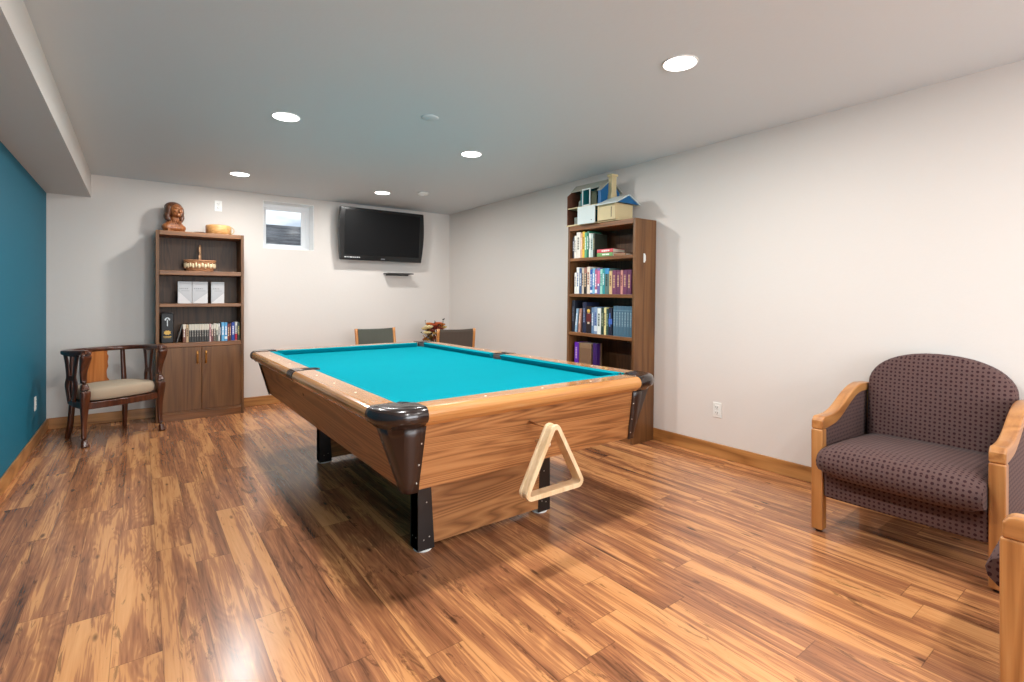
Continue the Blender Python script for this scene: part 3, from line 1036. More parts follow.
P2 = 'on the second shelf, tall bookcase'
row2([
 (3.502, 0.026, 0.20, (226, 222, 214), (110, 110, 120), None, 'short white book at the left end ' + P2),
 (3.474, 0.034, 0.25, (232, 230, 224), (90, 110, 150), None, 'tall white book second from the left ' + P2),
 (3.438, 0.030, 0.24, (64, 92, 132), (220, 226, 232), None, 'steel blue book with pale lettering ' + P2),
 (3.406, 0.026, 0.24, (206, 190, 170), (90, 60, 40), None, 'beige book left of the black and brown one ' + P2),
 (3.378, 0.034, 0.245, (40, 34, 34), (214, 190, 160), ((150, 104, 90), 0.78, 1.0), 'black book with brown top ' + P2),
 (3.342, 0.038, 0.25, (222, 206, 188), (150, 80, 60), None, 'cream book left of the blue ones ' + P2),
 (3.302, 0.026, 0.225, (42, 92, 168), (230, 230, 236), ((230, 230, 236), 0.04, 0.16), 'bright blue book with white foot ' + P2),
 (3.274, 0.028, 0.235, (120, 176, 210), (240, 240, 244), None, 'light blue book right of the bright blue one ' + P2),
 (3.244, 0.026, 0.225, (176, 96, 132), (244, 230, 236), ((232, 232, 236), 0.03, 0.18), 'mauve pink book with white foot ' + P2),
 (3.216, 0.032, 0.235, (112, 108, 168), (240, 236, 240), ((206, 110, 150), 0.4, 0.9), 'violet book with pink spine panel ' + P2),
 (3.182, 0.028, 0.225, (150, 210, 196), (60, 110, 110), None, 'mint green book ' + P2),
 (3.152, 0.024, 0.23, (44, 146, 152), (230, 240, 240), None, 'teal book right of the mint one ' + P2),
 (3.126, 0.044, 0.23, (88, 116, 112), (40, 60, 60), ((60, 140, 190), 0.78, 1.0), 'olive-grey thick book with blue top ' + P2),
 (3.078, 0.034, 0.205, (208, 176, 128), (110, 70, 50), None, 'tan book left of the plum set ' + P2),
 (3.042, 0.044, 0.21, (112, 56, 88), (190, 150, 120), None, 'plum volume next to the tan book ' + P2),
 (2.996, 0.042, 0.21, (104, 52, 84), (190, 150, 120), ((140, 80, 100), 0.86, 0.9), 'plum volume, middle one of the plum set ' + P2),
 (2.952, 0.026, 0.208, (196, 134, 124), (110, 60, 60), None, 'dusty pink book between the plum volumes ' + P2),
 (2.924, 0.042, 0.21, (108, 54, 86), (190, 150, 120), None, 'plum volume right of the dusty pink book ' + P2),
 (2.880, 0.044, 0.21, (100, 50, 82), (190, 150, 120), None, 'plum volume at the near right end ' + P2),
], 1.263, 'books on the second shelf of the tall bookcase', 0.17)
P3 = 'on the third shelf, tall bookcase'
row2([
 (3.530, 0.036, 0.30, (30, 34, 46), (90, 96, 110), None, 'large dark navy book at the left end ' + P3),
 (3.490, 0.026, 0.222, (138, 172, 196), (230, 236, 240), None, 'light blue book leaning ' + P3, R(5)),
 (3.450, 0.030, 0.222, (166, 122, 106), (226, 200, 180), None, 'salmon brown book leaning ' + P3, R(5)),
 (3.392, 0.046, 0.285, (30, 38, 66), (120, 130, 160), None, 'dark blue thick book ' + P3),
 (3.344, 0.062, 0.25, (34, 22, 26), (196, 180, 160), ((96, 30, 34), 0.42, 0.72), 'thick black and maroon book with yellow disc ' + P3),
 (3.280, 0.030, 0.24, (98, 128, 160), (220, 226, 236), None, 'slate blue book right of the maroon one ' + P3),
 (3.248, 0.036, 0.245, (126, 150, 180), (60, 80, 140), ((210, 220, 230), 0.1, 0.3), 'pale blue book with whitish foot ' + P3),
 (3.210, 0.044, 0.235, (222, 228, 222), (60, 80, 70), None, 'thick white book ' + P3),
 (3.164, 0.030, 0.24, (34, 60, 50), (150, 160, 130), None, 'dark green book right of the thick white one ' + P3),
 (3.132, 0.026, 0.245, (222, 212, 150), (90, 80, 50), None, 'cream yellow book ' + P3),
 (3.104, 0.022, 0.235, (42, 74, 66), (150, 170, 150), None, 'thin dark green book right of the cream yellow one ' + P3),
 (3.080, 0.036, 0.245, (24, 30, 50), (80, 120, 190), ((60, 100, 180), 0.4, 0.6), 'dark book with blue panel ' + P3),
], 0.898, 'books on the third shelf of the tall bookcase', 0.18)
yy = 3.042
for i in range(7):
    put_book((0.0295, 0.262, 0.18, (70, 104, 124), (130, 156, 168), ((100, 132, 148), 0.84, 0.87), 'slate blue volume, one of seven matching ones ending the third shelf'),
             (3.345, yy, 0.8985), -PI / 2, 'slate blue volumes on the third shelf')
    yy -= 0.0306
# yellow disc on the maroon book's spine is part of its jacket: thin round print
o = [q for q in bpy.data.objects if q.get('label', '').startswith('thick black and maroon')][0]
MB().lathe([(0.0005, 0.0), (0.019, 0.0), (0.019, 0.0014), (0.0005, 0.0014)], 20, M=Matrix.Translation((0.031, 0.0, 0.205)) @ Matrix.Rotation(R(90), 4, 'X')).build('cover_print', cmat((232, 190, 90)), o)
put_book((0.052, 0.225, 0.17, (96, 36, 168), (190, 160, 210), None, 'bright purple book on the fourth shelf behind the pool table rail'), (3.345, 3.525, 0.5755), -PI / 2, 'books on the fourth shelf')
put_book((0.155, 0.225, 0.15, (136, 110, 84), None, ((120, 92, 70), 0.2, 0.8), 'wide tan-brown book between the two purple ones on the fourth shelf'), (3.345, 3.462, 0.5755), -PI / 2, 'books on the fourth shelf')
put_book((0.045, 0.235, 0.05, (52, 22, 92), None, None, 'dark purple book right of the tan-brown one on the fourth shelf'), (3.345, 3.285, 0.5755), -PI / 2, 'books on the fourth shelf')

# ------------------------------------------------------------------ objects on the left bookcase
# carved bust: one continuous surface through a voxel remesh
M_bust = wood('carved_wood', rgb(92, 46, 22), rgb(150, 88, 46), rgb(190, 126, 74), 'z', 6, 0.3, 0.3, 7, 0.8)
M_bhair = wood('carved_hair', rgb(52, 28, 18), rgb(92, 54, 34), rgb(124, 80, 54), 'z', 6, 0.35, 0.2, 7, 0.8)
bust = thing('carved_bust', 'carved brown wooden bust with long hair on top of the bookcase with doors', 'bust', (0.285, 6.2, 1.926), R(28))
def blob(balls, name, m, vox, parent, smooth=4, boxes=()):
    mb = MB()
    for b_ in boxes:
        mb.box(*b_)
    for c, r, *rot in balls:
        if c[2] > 0.105:
            c = (c[0] * 1.28, c[1] * 1.2, 0.105 + (c[2] - 0.105) * 1.02)
            r = (r[0] * 1.28, r[1] * 1.2, r[2] * 1.05)
        M = Matrix.Translation(c) @ (Matrix.Rotation(rot[0], 4, rot[1]) if rot else Matrix.Identity(4))
        mb.ball((0, 0, 0), r, 16, 10, M=M)
    o = mb.build(name, m, parent)
    md = o.modifiers.new('R', 'REMESH'); md.mode = 'VOXEL'; md.voxel_size = vox; md.use_smooth_shade = True
    md = o.modifiers.new('S', 'SMOOTH'); md.iterations = smooth; md.factor = 0.5
    return o
blob([((0, 0.0, 0.022), (0.108, 0.062, 0.040)), ((-0.07, 0.005, 0.032), (0.045, 0.05, 0.038)), ((0.07, 0.005, 0.032), (0.045, 0.05, 0.038)),
      ((0, 0.0, 0.06), (0.088, 0.052, 0.046)), ((0, -0.008, 0.115), (0.032, 0.034, 0.06)),
      ((0, -0.02, 0.20), (0.047, 0.056, 0.068)), ((0, -0.032, 0.165), (0.036, 0.04, 0.035)),
      ((0, -0.066, 0.148), (0.017, 0.014, 0.014)), ((0, -0.078, 0.194), (0.0085, 0.014, 0.024), R(-20), 'X'), ((0, -0.086, 0.181), (0.011, 0.009, 0.008)),
      ((-0.02, -0.062, 0.19), (0.014, 0.012, 0.012)), ((0.02, -0.062, 0.19), (0.014, 0.012, 0.012)),
      ((0, -0.066, 0.222), (0.036, 0.012, 0.008)), ((0, -0.073, 0.168), (0.018, 0.007, 0.0045)), ((0, -0.071, 0.160), (0.015, 0.007, 0.004))],
     'bust_body', M_bust, 0.0042, bust, 3, [(-0.085, 0.085, -0.042, 0.042, -0.017, 0.01)])
hair = [((0, 0.012, 0.235), (0.062, 0.064, 0.055)), ((0, 0.035, 0.19), (0.055, 0.045, 0.08))]
for s in (-1, 1):
    hair += [((s * 0.052, -0.005, 0.19), (0.018, 0.032, 0.062)), ((s * 0.056, 0.0, 0.14), (0.02, 0.030, 0.045)), ((s * 0.046, -0.01, 0.112), (0.016, 0.022, 0.03))]
blob(hair, 'hair', M_bhair, 0.005, bust, 3)
mb = MB()
for k in range(9):
    a = PI * (k - 4) / 11
    mb.tube([(0.058 * math.sin(a), -0.046 * math.cos(a) - 0.002, 0.098), (0.068 * math.sin(a), -0.058 * math.cos(a), 0.064)], [0.006, 0.0045], 6)
mb.build('necklace', M_bust, bust)

t = thing('dish', 'small dark flat dish beside the carved bust on the bookcase top', 'dish', (0.515, 6.2, 1.9085))
MB().lathe([(0.0005, 0.0), (0.05, 0.0), (0.058, 0.006), (0.062, 0.016), (0.058, 0.016), (0.052, 0.008), (0.0005, 0.006)], 24, cap=False).build('dish_body', M_mahog, t)
t = thing('wooden_pot', 'round honey-coloured wooden pot with side loop on top of the bookcase with doors', 'pot', (0.68, 6.2, 1.9085))
M_pot = wood('pot_wood', rgb(176, 120, 66), rgb(214, 160, 100), rgb(232, 186, 130), 'x', 3, 0.4, 0.2, 6, 0.5)
MB().lathe([(0.0005, 0.0), (0.108, 0.0), (0.118, 0.008), (0.12, 0.085), (0.114, 0.1), (0.100, 0.103), (0.098, 0.085), (0.098, 0.02), (0.0005, 0.018)], 32, cap=False).build('pot_body', M_pot, t)
MB().tube([(0.112 + 0.035 * math.sin(a), -0.01, 0.055 + 0.036 * math.cos(a)) for a in [PI * k / 10 for k in range(11)]], 0.006, 8).build('loop_handle', plain('pale_loop', rgb(196, 176, 140), 0.5), t)
mb = MB()
for k in range(7):
    a = -0.25 + 0.16 * (k % 4); z = 0.03 + 0.02 * (k // 2)
    mb.ball((0.1195 * math.cos(a), 0.1195 * math.sin(a) , z), (0.004, 0.012, 0.009), 8, 5)
mb.build('painted_flowers', plain('pale_flowers', rgb(222, 208, 150), 0.5), t)

# basket
t = thing('wicker_basket', 'small woven basket with tall handle on the upper shelf of the bookcase with doors', 'basket', (0.512, 6.2, 1.5115))
M_wk = plain('wicker', rgb(176, 122, 82), 0.6, vary=0.25, scale=60)
M_wk2 = plain('shell_weave', rgb(232, 214, 176), 0.5, vary=0.15, scale=60)
mb = MB()
ovx, ovy = 0.135, 0.085
for i in range(7):
    z = 0.012 + 0.014 * i
    k = 0.86 + 0.14 * (i / 6)
    pts = [(ovx * k * math.cos(a) * (1 + 0.03 * math.sin(12 * a + i * PI)), ovy * k * math.sin(a) * (1 + 0.03 * math.sin(12 * a + i * PI)), z) for a in [2 * PI * j / 72 for j in range(72)]]
    mb.tube(pts, 0.0075, 6, 0, closed=True, cap=False)
mb.lathe([(0.0005, 0.0), (0.86, 0.0), (0.88, 0.01), (0.0005, 0.012)], 36, 0, sx=ovx, sy=ovy)
mb.build('weave', M_wk, t)
mb = MB()
for i in range(30):
    a = 2 * PI * i / 30
    mb.ball((ovx * 0.99 * math.cos(a), ovy * 0.99 * math.sin(a), 0.058 + 0.010 * (i % 2)), (0.0125, 0.0125, 0.027), 8, 6)
mb.build('pale_band', M_wk2, t)
pts = [(ovx * 1.03 * math.cos(a), ovy * 1.03 * math.sin(a), 0.112) for a in [2 * PI * j / 48 for j in range(48)]]
MB().tube(pts, 0.009, 8, closed=True, cap=False).build('rim', M_wk, t)
MB().tube([(0.012 * math.cos(a), 0.085 * math.cos(a), 0.11 + 0.165 * math.sin(a)) for a in [PI * k / 18 for k in range(19)]], 0.008, 8, flat=0.8).build('handle', plain('peeled_handle', rgb(196, 150, 112), 0.5), t)

# ------------------------------------------------------------------ dollhouse on the tall bookcase
DH = thing('dollhouse', 'open-front blue and cream dollhouse with chimney on top of the tall bookcase', 'dollhouse', (3.31, 3.612, 1.9055), -PI / 2)
# local: x runs along the wall from far (0) to near, -y is the open front facing the room
c_br = plain('brown_paper', rgb(104, 62, 44), 0.7, vary=0.15, scale=30)
c_tl = plain('teal_room', rgb(26, 120, 128), 0.6, vary=0.1)
c_bl = plain('blue_siding', rgb(0, 86, 136), 0.5, vary=0.06)
c_cr = plain('cream_board', rgb(200, 182, 140), 0.6, vary=0.06)
c_wh = plain('pale_panel', rgb(196, 206, 204), 0.5, vary=0.03)
c_gy = plain('grey_stone_paper', rgb(128, 134, 126), 0.7, vary=0.25, scale=60)
c_rf = plain('roof_grey', rgb(150, 150, 138), 0.7, vary=0.12, scale=40)
HL, HD = 0.44, 0.25
z1, z2, zr = 0.165, 0.29, 0.40
MB().box(-0.01, HL + 0.20, 0, HD, 0, 0.012).build('base_board', c_cr, DH)
MB().box(0.0, HL, HD - 0.008, HD, 0.012, z2).build('back_wall', c_gy, DH)
MB().box(0.008, 0.185, HD - 0.012, HD - 0.0085, z1 + 0.008, z2 + 0.02).build('brown_room_wall', c_br, DH)
MB().box(0.19, 0.40, HD - 0.012, HD - 0.0085, z1 + 0.008, z2 + 0.04).build('teal_room_wall', c_tl, DH)
MB().box(0.0, HL - 0.01, 0.002, HD - 0.008, z1, z1 + 0.008).build('upper_floor', c_cr, DH)
def house_side(x, th, m, nm, e=0.0):
    p = [(e, 0.012), (HD - 0.008, 0.012), (HD - 0.008, z2), (HD / 2, zr - 0.008), (e, z2)]
    MB().prism(p, x, x + th, 'yz').build(nm, m, DH)
house_side(0.0, 0.007, c_br, 'end_wall')
house_side(0.18, 0.006, c_tl, 'partition', 0.004)
house_side(0.40, 0.006, c_bl, 'partition', 0.004)
house_side(HL - 0.01, 0.01, c_bl, 'gable_wall')
MB().box(0.41, HL - 0.01, 0, 0.006, z1 + 0.008, z2 + 0.005).build('front_wall_panel', c_bl, DH)
rf = MB()
rf.prism([(HD + 0.02, z2 - 0.01), (HD / 2, zr - 0.004), (HD / 2, zr + 0.006), (HD + 0.02, z2 + 0.004)], -0.01, HL + 0.012, 'yz')
rf.prism([(0.055, z2 + 0.052), (HD / 2, zr + 0.006), (HD / 2, zr - 0.004), (0.055, z2 + 0.042)], -0.01, 0.40, 'yz')
rf.prism([(-0.008, z2 + 0.006), (HD / 2, zr + 0.006), (HD / 2, zr - 0.004), (-0.008, z2 - 0.004)], 0.40, HL + 0.012, 'yz')
rf.build('roof', c_rf, DH)
ch = MB().prism([(HD / 2 - 0.038, 0.15), (HD / 2 + 0.038, 0.15), (HD / 2 + 0.038, 0.24), (HD / 2 + 0.03, 0.28), (HD / 2 + 0.03, 0.42), (HD / 2 - 0.03, 0.42), (HD / 2 - 0.03, 0.28), (HD / 2 - 0.038, 0.24)], HL, HL + 0.042, 'yz')
ch.box(HL - 0.008, HL + 0.05, HD / 2 - 0.04, HD / 2 + 0.04, 0.42, 0.438)
ch.build('chimney', c_cr, DH)
wf = MB()
x0, x1 = 0.195, 0.30
wf.box(x0, x0 + 0.01, 0.004, 0.012, z1 + 0.01, z2 + 0.03).box(x1 - 0.01, x1, 0.004, 0.012, z1 + 0.01, z2 + 0.03)
wf.box(x0, x1, 0.004, 0.012, z2 + 0.03, z2 + 0.04).box(x0, x1, 0.004, 0.012, z1 + 0.008, z1 + 0.018)
wf.build('window_surround', c_wh, DH)
MB().box(0.21, 0.29, 0.10, 0.106, z1 + 0.01, z2 + 0.03).build('inner_door', plain('olive_door', rgb(92, 96, 72), 0.6), DH)
MB().box(0.18, 0.40, -0.035, -0.027, 0.0, 0.160).build('leaning_panel', c_wh, DH)['label'] = 'pale panel standing against the lower floor'
MB().box(0.355, 0.363, -0.0362, -0.034, 0.025, 0.033).build('panel_catch', M_black, DH)
MB().lathe([(0.0005, 0), (0.035, 0), (0.016, 0.03), (0.018, 0.06), (0.006, 0.075), (0.0005, 0.075)], 12, c=(0.10, 0.08, z1 + 0.008)).build('toy_figure', c_gy, DH)
MB().box(0.04, 0.10, 0.06, 0.12, 0.012, 0.09).build('toy_cupboard', c_gy, DH)
MB().box(0.12, 0.15, 0.05, 0.09, 0.012, 0.1).build('toy_stove', M_black, DH)
MB().box(0.402, 0.418, 0.004, 0.01, 0.012, z1).build('lower_wall_strip', c_wh, DH)
# garage wing beyond the chimney gable
MB().box(0.42, HL + 0.185, -0.02, 0.21, 0.012, 0.150).build('garage', c_cr, DH)
MB().box(HL + 0.14, HL + 0.146, -0.0215, -0.02, 0.03, 0.12).build('garage_door_seam', M_black, DH)
gr_ = MB()
gr_.prism([(-0.05, 0.150), (0.11, 0.228), (0.11, 0.220), (-0.05, 0.142)], 0.42, HL + 0.235, 'yz')
gr_.prism([(0.262, 0.150), (0.11, 0.228), (0.11, 0.220), (0.262, 0.142)], HL + 0.002, HL + 0.235, 'yz')
gr_.build('garage_roof', c_wh, DH)
MB().prism([(-0.035, 0.150), (0.245, 0.150), (0.11, 0.219)], HL + 0.216, HL + 0.224, 'yz').build('garage_gable', c_bl, DH)

# the tall bookcase leans very slightly towards the near side, with all that stands on it
bpy.context.view_layer.update()
Ml = Matrix.Translation((0, Y2[0] - 0.008, 0)) @ Matrix.Rotation(R(1.0), 4, 'X') @ Matrix.Translation((0, -Y2[0], 0))
for o in list(COL.objects):
    if o.parent is None and o.get('category') in ('book', 'bookcase', 'dollhouse') and o.matrix_world.translation.x > 3.0:
        o.matrix_world = Ml @ o.matrix_world

# ------------------------------------------------------------------ television and wall shelf
TV = thing('television', 'black flat-screen television mounted high on the back wall', 'television', (2.545, YB, 2.045))
# tilted a little downwards: body built tilted around x
Mt = Matrix.Translation((0, -0.125, 0)) @ Matrix.Rotation(R(4.5), 4, 'X')
tw, thh = 0.56, 0.328
def tv_outline(sx=1.0, sz=1.0, bulge=0.022):
    pts = []
    n = 10
    for k in range(n + 1):
        q = k / n
        pts.append((sx * (tw + bulge * math.sin(PI * q) - 0.012 * (1 - q)), -thh * sz + 2 * thh * sz * q))
    for k in range(n + 1):
        q = 1 - k / n
        pts.append((-sx * (tw + bulge * math.sin(PI * q) - 0.012 * (1 - q)), -thh * sz + 2 * thh * sz * q))
    return pts
M_tvb = plain('glossy_black', rgb(14, 14, 15), 0.2, vary=0.03, coat=0.1)
M_scr = plain('screen_black', rgb(17, 17, 18), 0.4, vary=0.03, spec=0.15)
mb = MB().prism(tv_outline(), -0.035, 0.02, 'xz', M=Mt)
mb.prism(tv_outline(0.86, 0.86, 0.0), 0.02, 0.075, 'xz', M=Mt)
mb.build('casing', M_tvb, TV, bevel=0.006, seg=3)
MB().box(-0.505, 0.505, -0.0385, -0.0352, -0.262, 0.292, M=Mt).build('screen', M_scr, TV)
mb = MB()
xx = -0.50
for k, l_ in enumerate((0.02, 0.012, 0.012, 0.03, 0.012, 0.02, 0.02, 0.014)):
    mb.box(xx, xx + l_, -0.0368, -0.035, -0.30, -0.286, M=Mt)
    xx += l_ + 0.008
mb.build('front_marks', plain('white_print', rgb(205, 205, 205), 0.5), TV)
MB().prism([(-0.03, -0.308), (0.03, -0.308), (0.025, -0.296), (-0.025, -0.296)], -0.0368, -0.035, 'xz', M=Mt).build('logo_plate', plain('silver_logo', rgb(150, 150, 155), 0.3, 0.8), TV)
br = MB().box(-0.2, 0.2, -0.009, -0.002, -0.14, 0.14).box(-0.12, -0.08, -0.06, -0.008, -0.12, 0.12).box(0.08, 0.12, -0.06, -0.008, -0.12, 0.12)
br.build('wall_bracket', M_black, TV)

WS = thing('wall_shelf', 'small empty black wall shelf below the television', 'shelf', (2.80, YB, 1.565))
MB().box(-0.195, 0.175, -0.15, -0.003, -0.012, 0.003).build('shelf_board', plain('dark_grey_board', rgb(52, 50, 50), 0.4), WS, bevel=0.003)
MB().box(-0.16, 0.16, -0.012, 0, -0.028, -0.009).build('wall_rail', M_black, WS)

# ------------------------------------------------------------------ captain's chair in the left corner
c27 = math.atan2(0.275, 0.536)
CC = thing('wooden_armchair', 'dark carved wooden barrel armchair with beige cushion by the teal wall', 'armchair', (-0.107, 5.5875, 0), c27)
def smooth_path(pts, n=6):
    """Catmull-Rom through points (any dimension tuples)"""
    out = []
    P = [pts[0]] + list(pts) + [pts[-1]]
    for i in range(1, len(P) - 2):
        for k in range(n):
            u = k / n
            out.append(tuple(0.5 * ((2 * b) + (-a + c) * u + (2 * a - 5 * b + 4 * c - d) * u * u + (-a + 3 * b - 3 * c + d) * u ** 3)
                             for a, b, c, d in zip(P[i - 1], P[i], P[i + 1], P[i + 2])))
    out.append(tuple(pts[-1]))
    return out
for s in (-1, 1):
    # scrolled front post running into the cabriole leg; 4th number is the radius
    pts = [(s * 0.292, -0.015, 0.785, 0.030), (s * 0.296, -0.032, 0.75, 0.036), (s * 0.298, -0.02, 0.70, 0.032), (s * 0.296, 0.006, 0.62, 0.024),
           (s * 0.292, 0.012, 0.53, 0.020), (s * 0.292, -0.012, 0.47, 0.030), (s * 0.292, -0.016, 0.42, 0.032), (s * 0.292, -0.006, 0.36, 0.030),
           (s * 0.292, 0.002, 0.27, 0.023), (s * 0.294, 0.004, 0.16, 0.018), (s * 0.296, -0.004, 0.07, 0.017), (s * 0.298, -0.02, 0.025, 0.023), (s * 0.299, -0.03, 0.0, 0.028)]
    sp = smooth_path(pts, 4)
    mb = MB()
    mb.tube([p[:3] for p in sp], [p[3] for p in sp], 12, square=True, flat=0.85)
    mb.build('front_leg', M_mahog, CC)
    # back post and leg
    pts = [(s * 0.195, 0.43, 0.757, 0.016), (s * 0.198, 0.425, 0.6, 0.017), (s * 0.20, 0.41, 0.42, 0.020), (s * 0.205, 0.41, 0.3, 0.020), (s * 0.212, 0.425, 0.12, 0.019), (s * 0.222, 0.45, 0.0, 0.018)]
    sp = smooth_path(pts, 4)
    mb = MB()
    mb.tube([p[:3] for p in sp], [p[3] for p in sp], 10, square=True)
    mb.build('back_leg', M_mahog, CC)
# horseshoe top rail
arc = [(-0.285, -0.05), (-0.305, 0.05), (-0.315, 0.16), (-0.30, 0.28), (-0.25, 0.375), (-0.16, 0.435), (0, 0.46), (0.16, 0.435), (0.25, 0.375), (0.30, 0.28), (0.315, 0.16), (0.305, 0.05), (0.285, -0.05)]
sp = smooth_path(arc, 5)
mb = MB()
nn = len(sp)
path = [(x, y, 0.785 - 0.022 * math.sin(PI * i / (nn - 1))) for i, (x, y) in enumerate(sp)]
rad = [0.036 if 3 < i < nn - 4 else 0.026 + 0.003 * min(i, nn - 1 - i) for i in range(nn)]
mb.tube(path, rad, 12, square=True, flat=0.55)
mb.build('top_rail', M_mahog, CC)
# splats
def splat(name, a, b, z0, z1, w, m, holes):
    """shaped flat splat standing between seat and rail at plan point a with facing direction b"""
    prof = []
    n = 18
    for k in range(n + 1):
        q = k / n
        hw = w * (0.72 + 0.28 * math.cos(2 * PI * q * 1.5) * (1 if q < 0.7 else 0.9))
        prof.append((hw, z0 + (z1 - z0) * q))
    mb = MB()
    ang = math.atan2(b[1], b[0]) + PI / 2
    Ms = Matrix.Translation((a[0], a[1], 0)) @ Matrix.Rotation(ang, 4, 'Z')
    if not holes:
        pts = [(x, z) for x, z in prof] + [(-x, z) for x, z in prof[::-1]]
        mb.prism(pts, -0.006, 0.006, 'xz', M=Ms)
    else:
        # two curved ribs leave an open lyre between them
        for s in (-1, 1):
            mb.tube([(s * (x - 0.012), 0, z) for x, z in prof], [0.015] * len(prof), 8, flat=0.5, M=Ms, up=(0, 1, 0))
        mb.box(-w * 0.7, w * 0.7, -0.006, 0.006, z0, z0 + 0.03, M=Ms)
    return mb.build(name, m, CC)
hw_ = [(0.075, 0.40), (0.085, 0.44), (0.098, 0.47), (0.082, 0.50), (0.078, 0.56), (0.090, 0.60), (0.086, 0.64), (0.092, 0.69), (0.082, 0.72), (0.088, 0.758)]
hp_ = smooth_path(hw_, 4)
MB().prism([(x, z) for x, z in hp_] + [(-x, z) for x, z in hp_[::-1]], 0.430, 0.444, 'xz', M=Matrix.Translation((-0.012, 0, 0))).build('back_splat', M_splat, CC)
for s_ in (-1, 1):
    # pierced side splat: outline with two waists and an open lyre between its ribs
    Ms = Matrix.Translation((s_ * 0.298, 0.20, 0)) @ Matrix.Rotation(R(-6 * s_), 4, 'Z')
    mb = MB()
    for e in (-1, 1):
        rib = smooth_path([(e * 0.085, 0.762, 0.024), (e * 0.062, 0.70, 0.026), (e * 0.048, 0.62, 0.024), (e * 0.040, 0.56, 0.026), (e * 0.056, 0.50, 0.028), (e * 0.048, 0.44, 0.026), (e * 0.028, 0.36, 0.024)], 4)
        mb.tube([(0, y, z) for y, z, r in rib], [r for y, z, r in rib], 8, flat=0.35, up=(1, 0, 0), M=Ms)
    mb.box(-0.007, 0.007, -0.06, 0.06, 0.74, 0.765, M=Ms)
    mb.box(-0.007, 0.007, -0.03, 0.03, 0.535, 0.575, M=Ms)
    mb.build('side_splat', M_mahog, CC)
# seat frame
def seat_outline(k=1.0, front=0.0):
    pts = [(-0.30, -0.01), (-0.15, -0.038 - front), (0, -0.048 - front), (0.15, -0.038 - front), (0.30, -0.01), (0.285, 0.2), (0.235, 0.42), (-0.235, 0.42), (-0.285, 0.2)]
    return [(x * k, 0.2 + (y - 0.2) * k) for x, y in pts]
MB().prism(seat_outline(), 0.305, 0.362, 'xy').build('seat_frame', M_mahog, CC, bevel=0.006)
def cushion_mesh(outline, z0, z1):
    mb = MB()
    rr = []
    cen = (0, 0.19)
    for q in range(7):
        a = -PI / 2 + PI * q / 6
        kk = 0.90 + 0.10 * math.cos(a)
        z = (z0 + z1) / 2 + (z1 - z0) / 2 * math.sin(a)
        rr.append([(cen[0] + (x - cen[0]) * kk, cen[1] + (y - cen[1]) * kk, z) for x, y in outline])
    rr.append([(cen[0] + (x - cen[0]) * 0.5, cen[1] + (y - cen[1]) * 0.5, z1 + 0.016) for x, y in outline])
    mb.loft(rr, 0, True)
    return mb
cushion_mesh(seat_outline(0.97), 0.364, 0.472).build('seat_cushion', M_cushion, CC, subsurf=2)

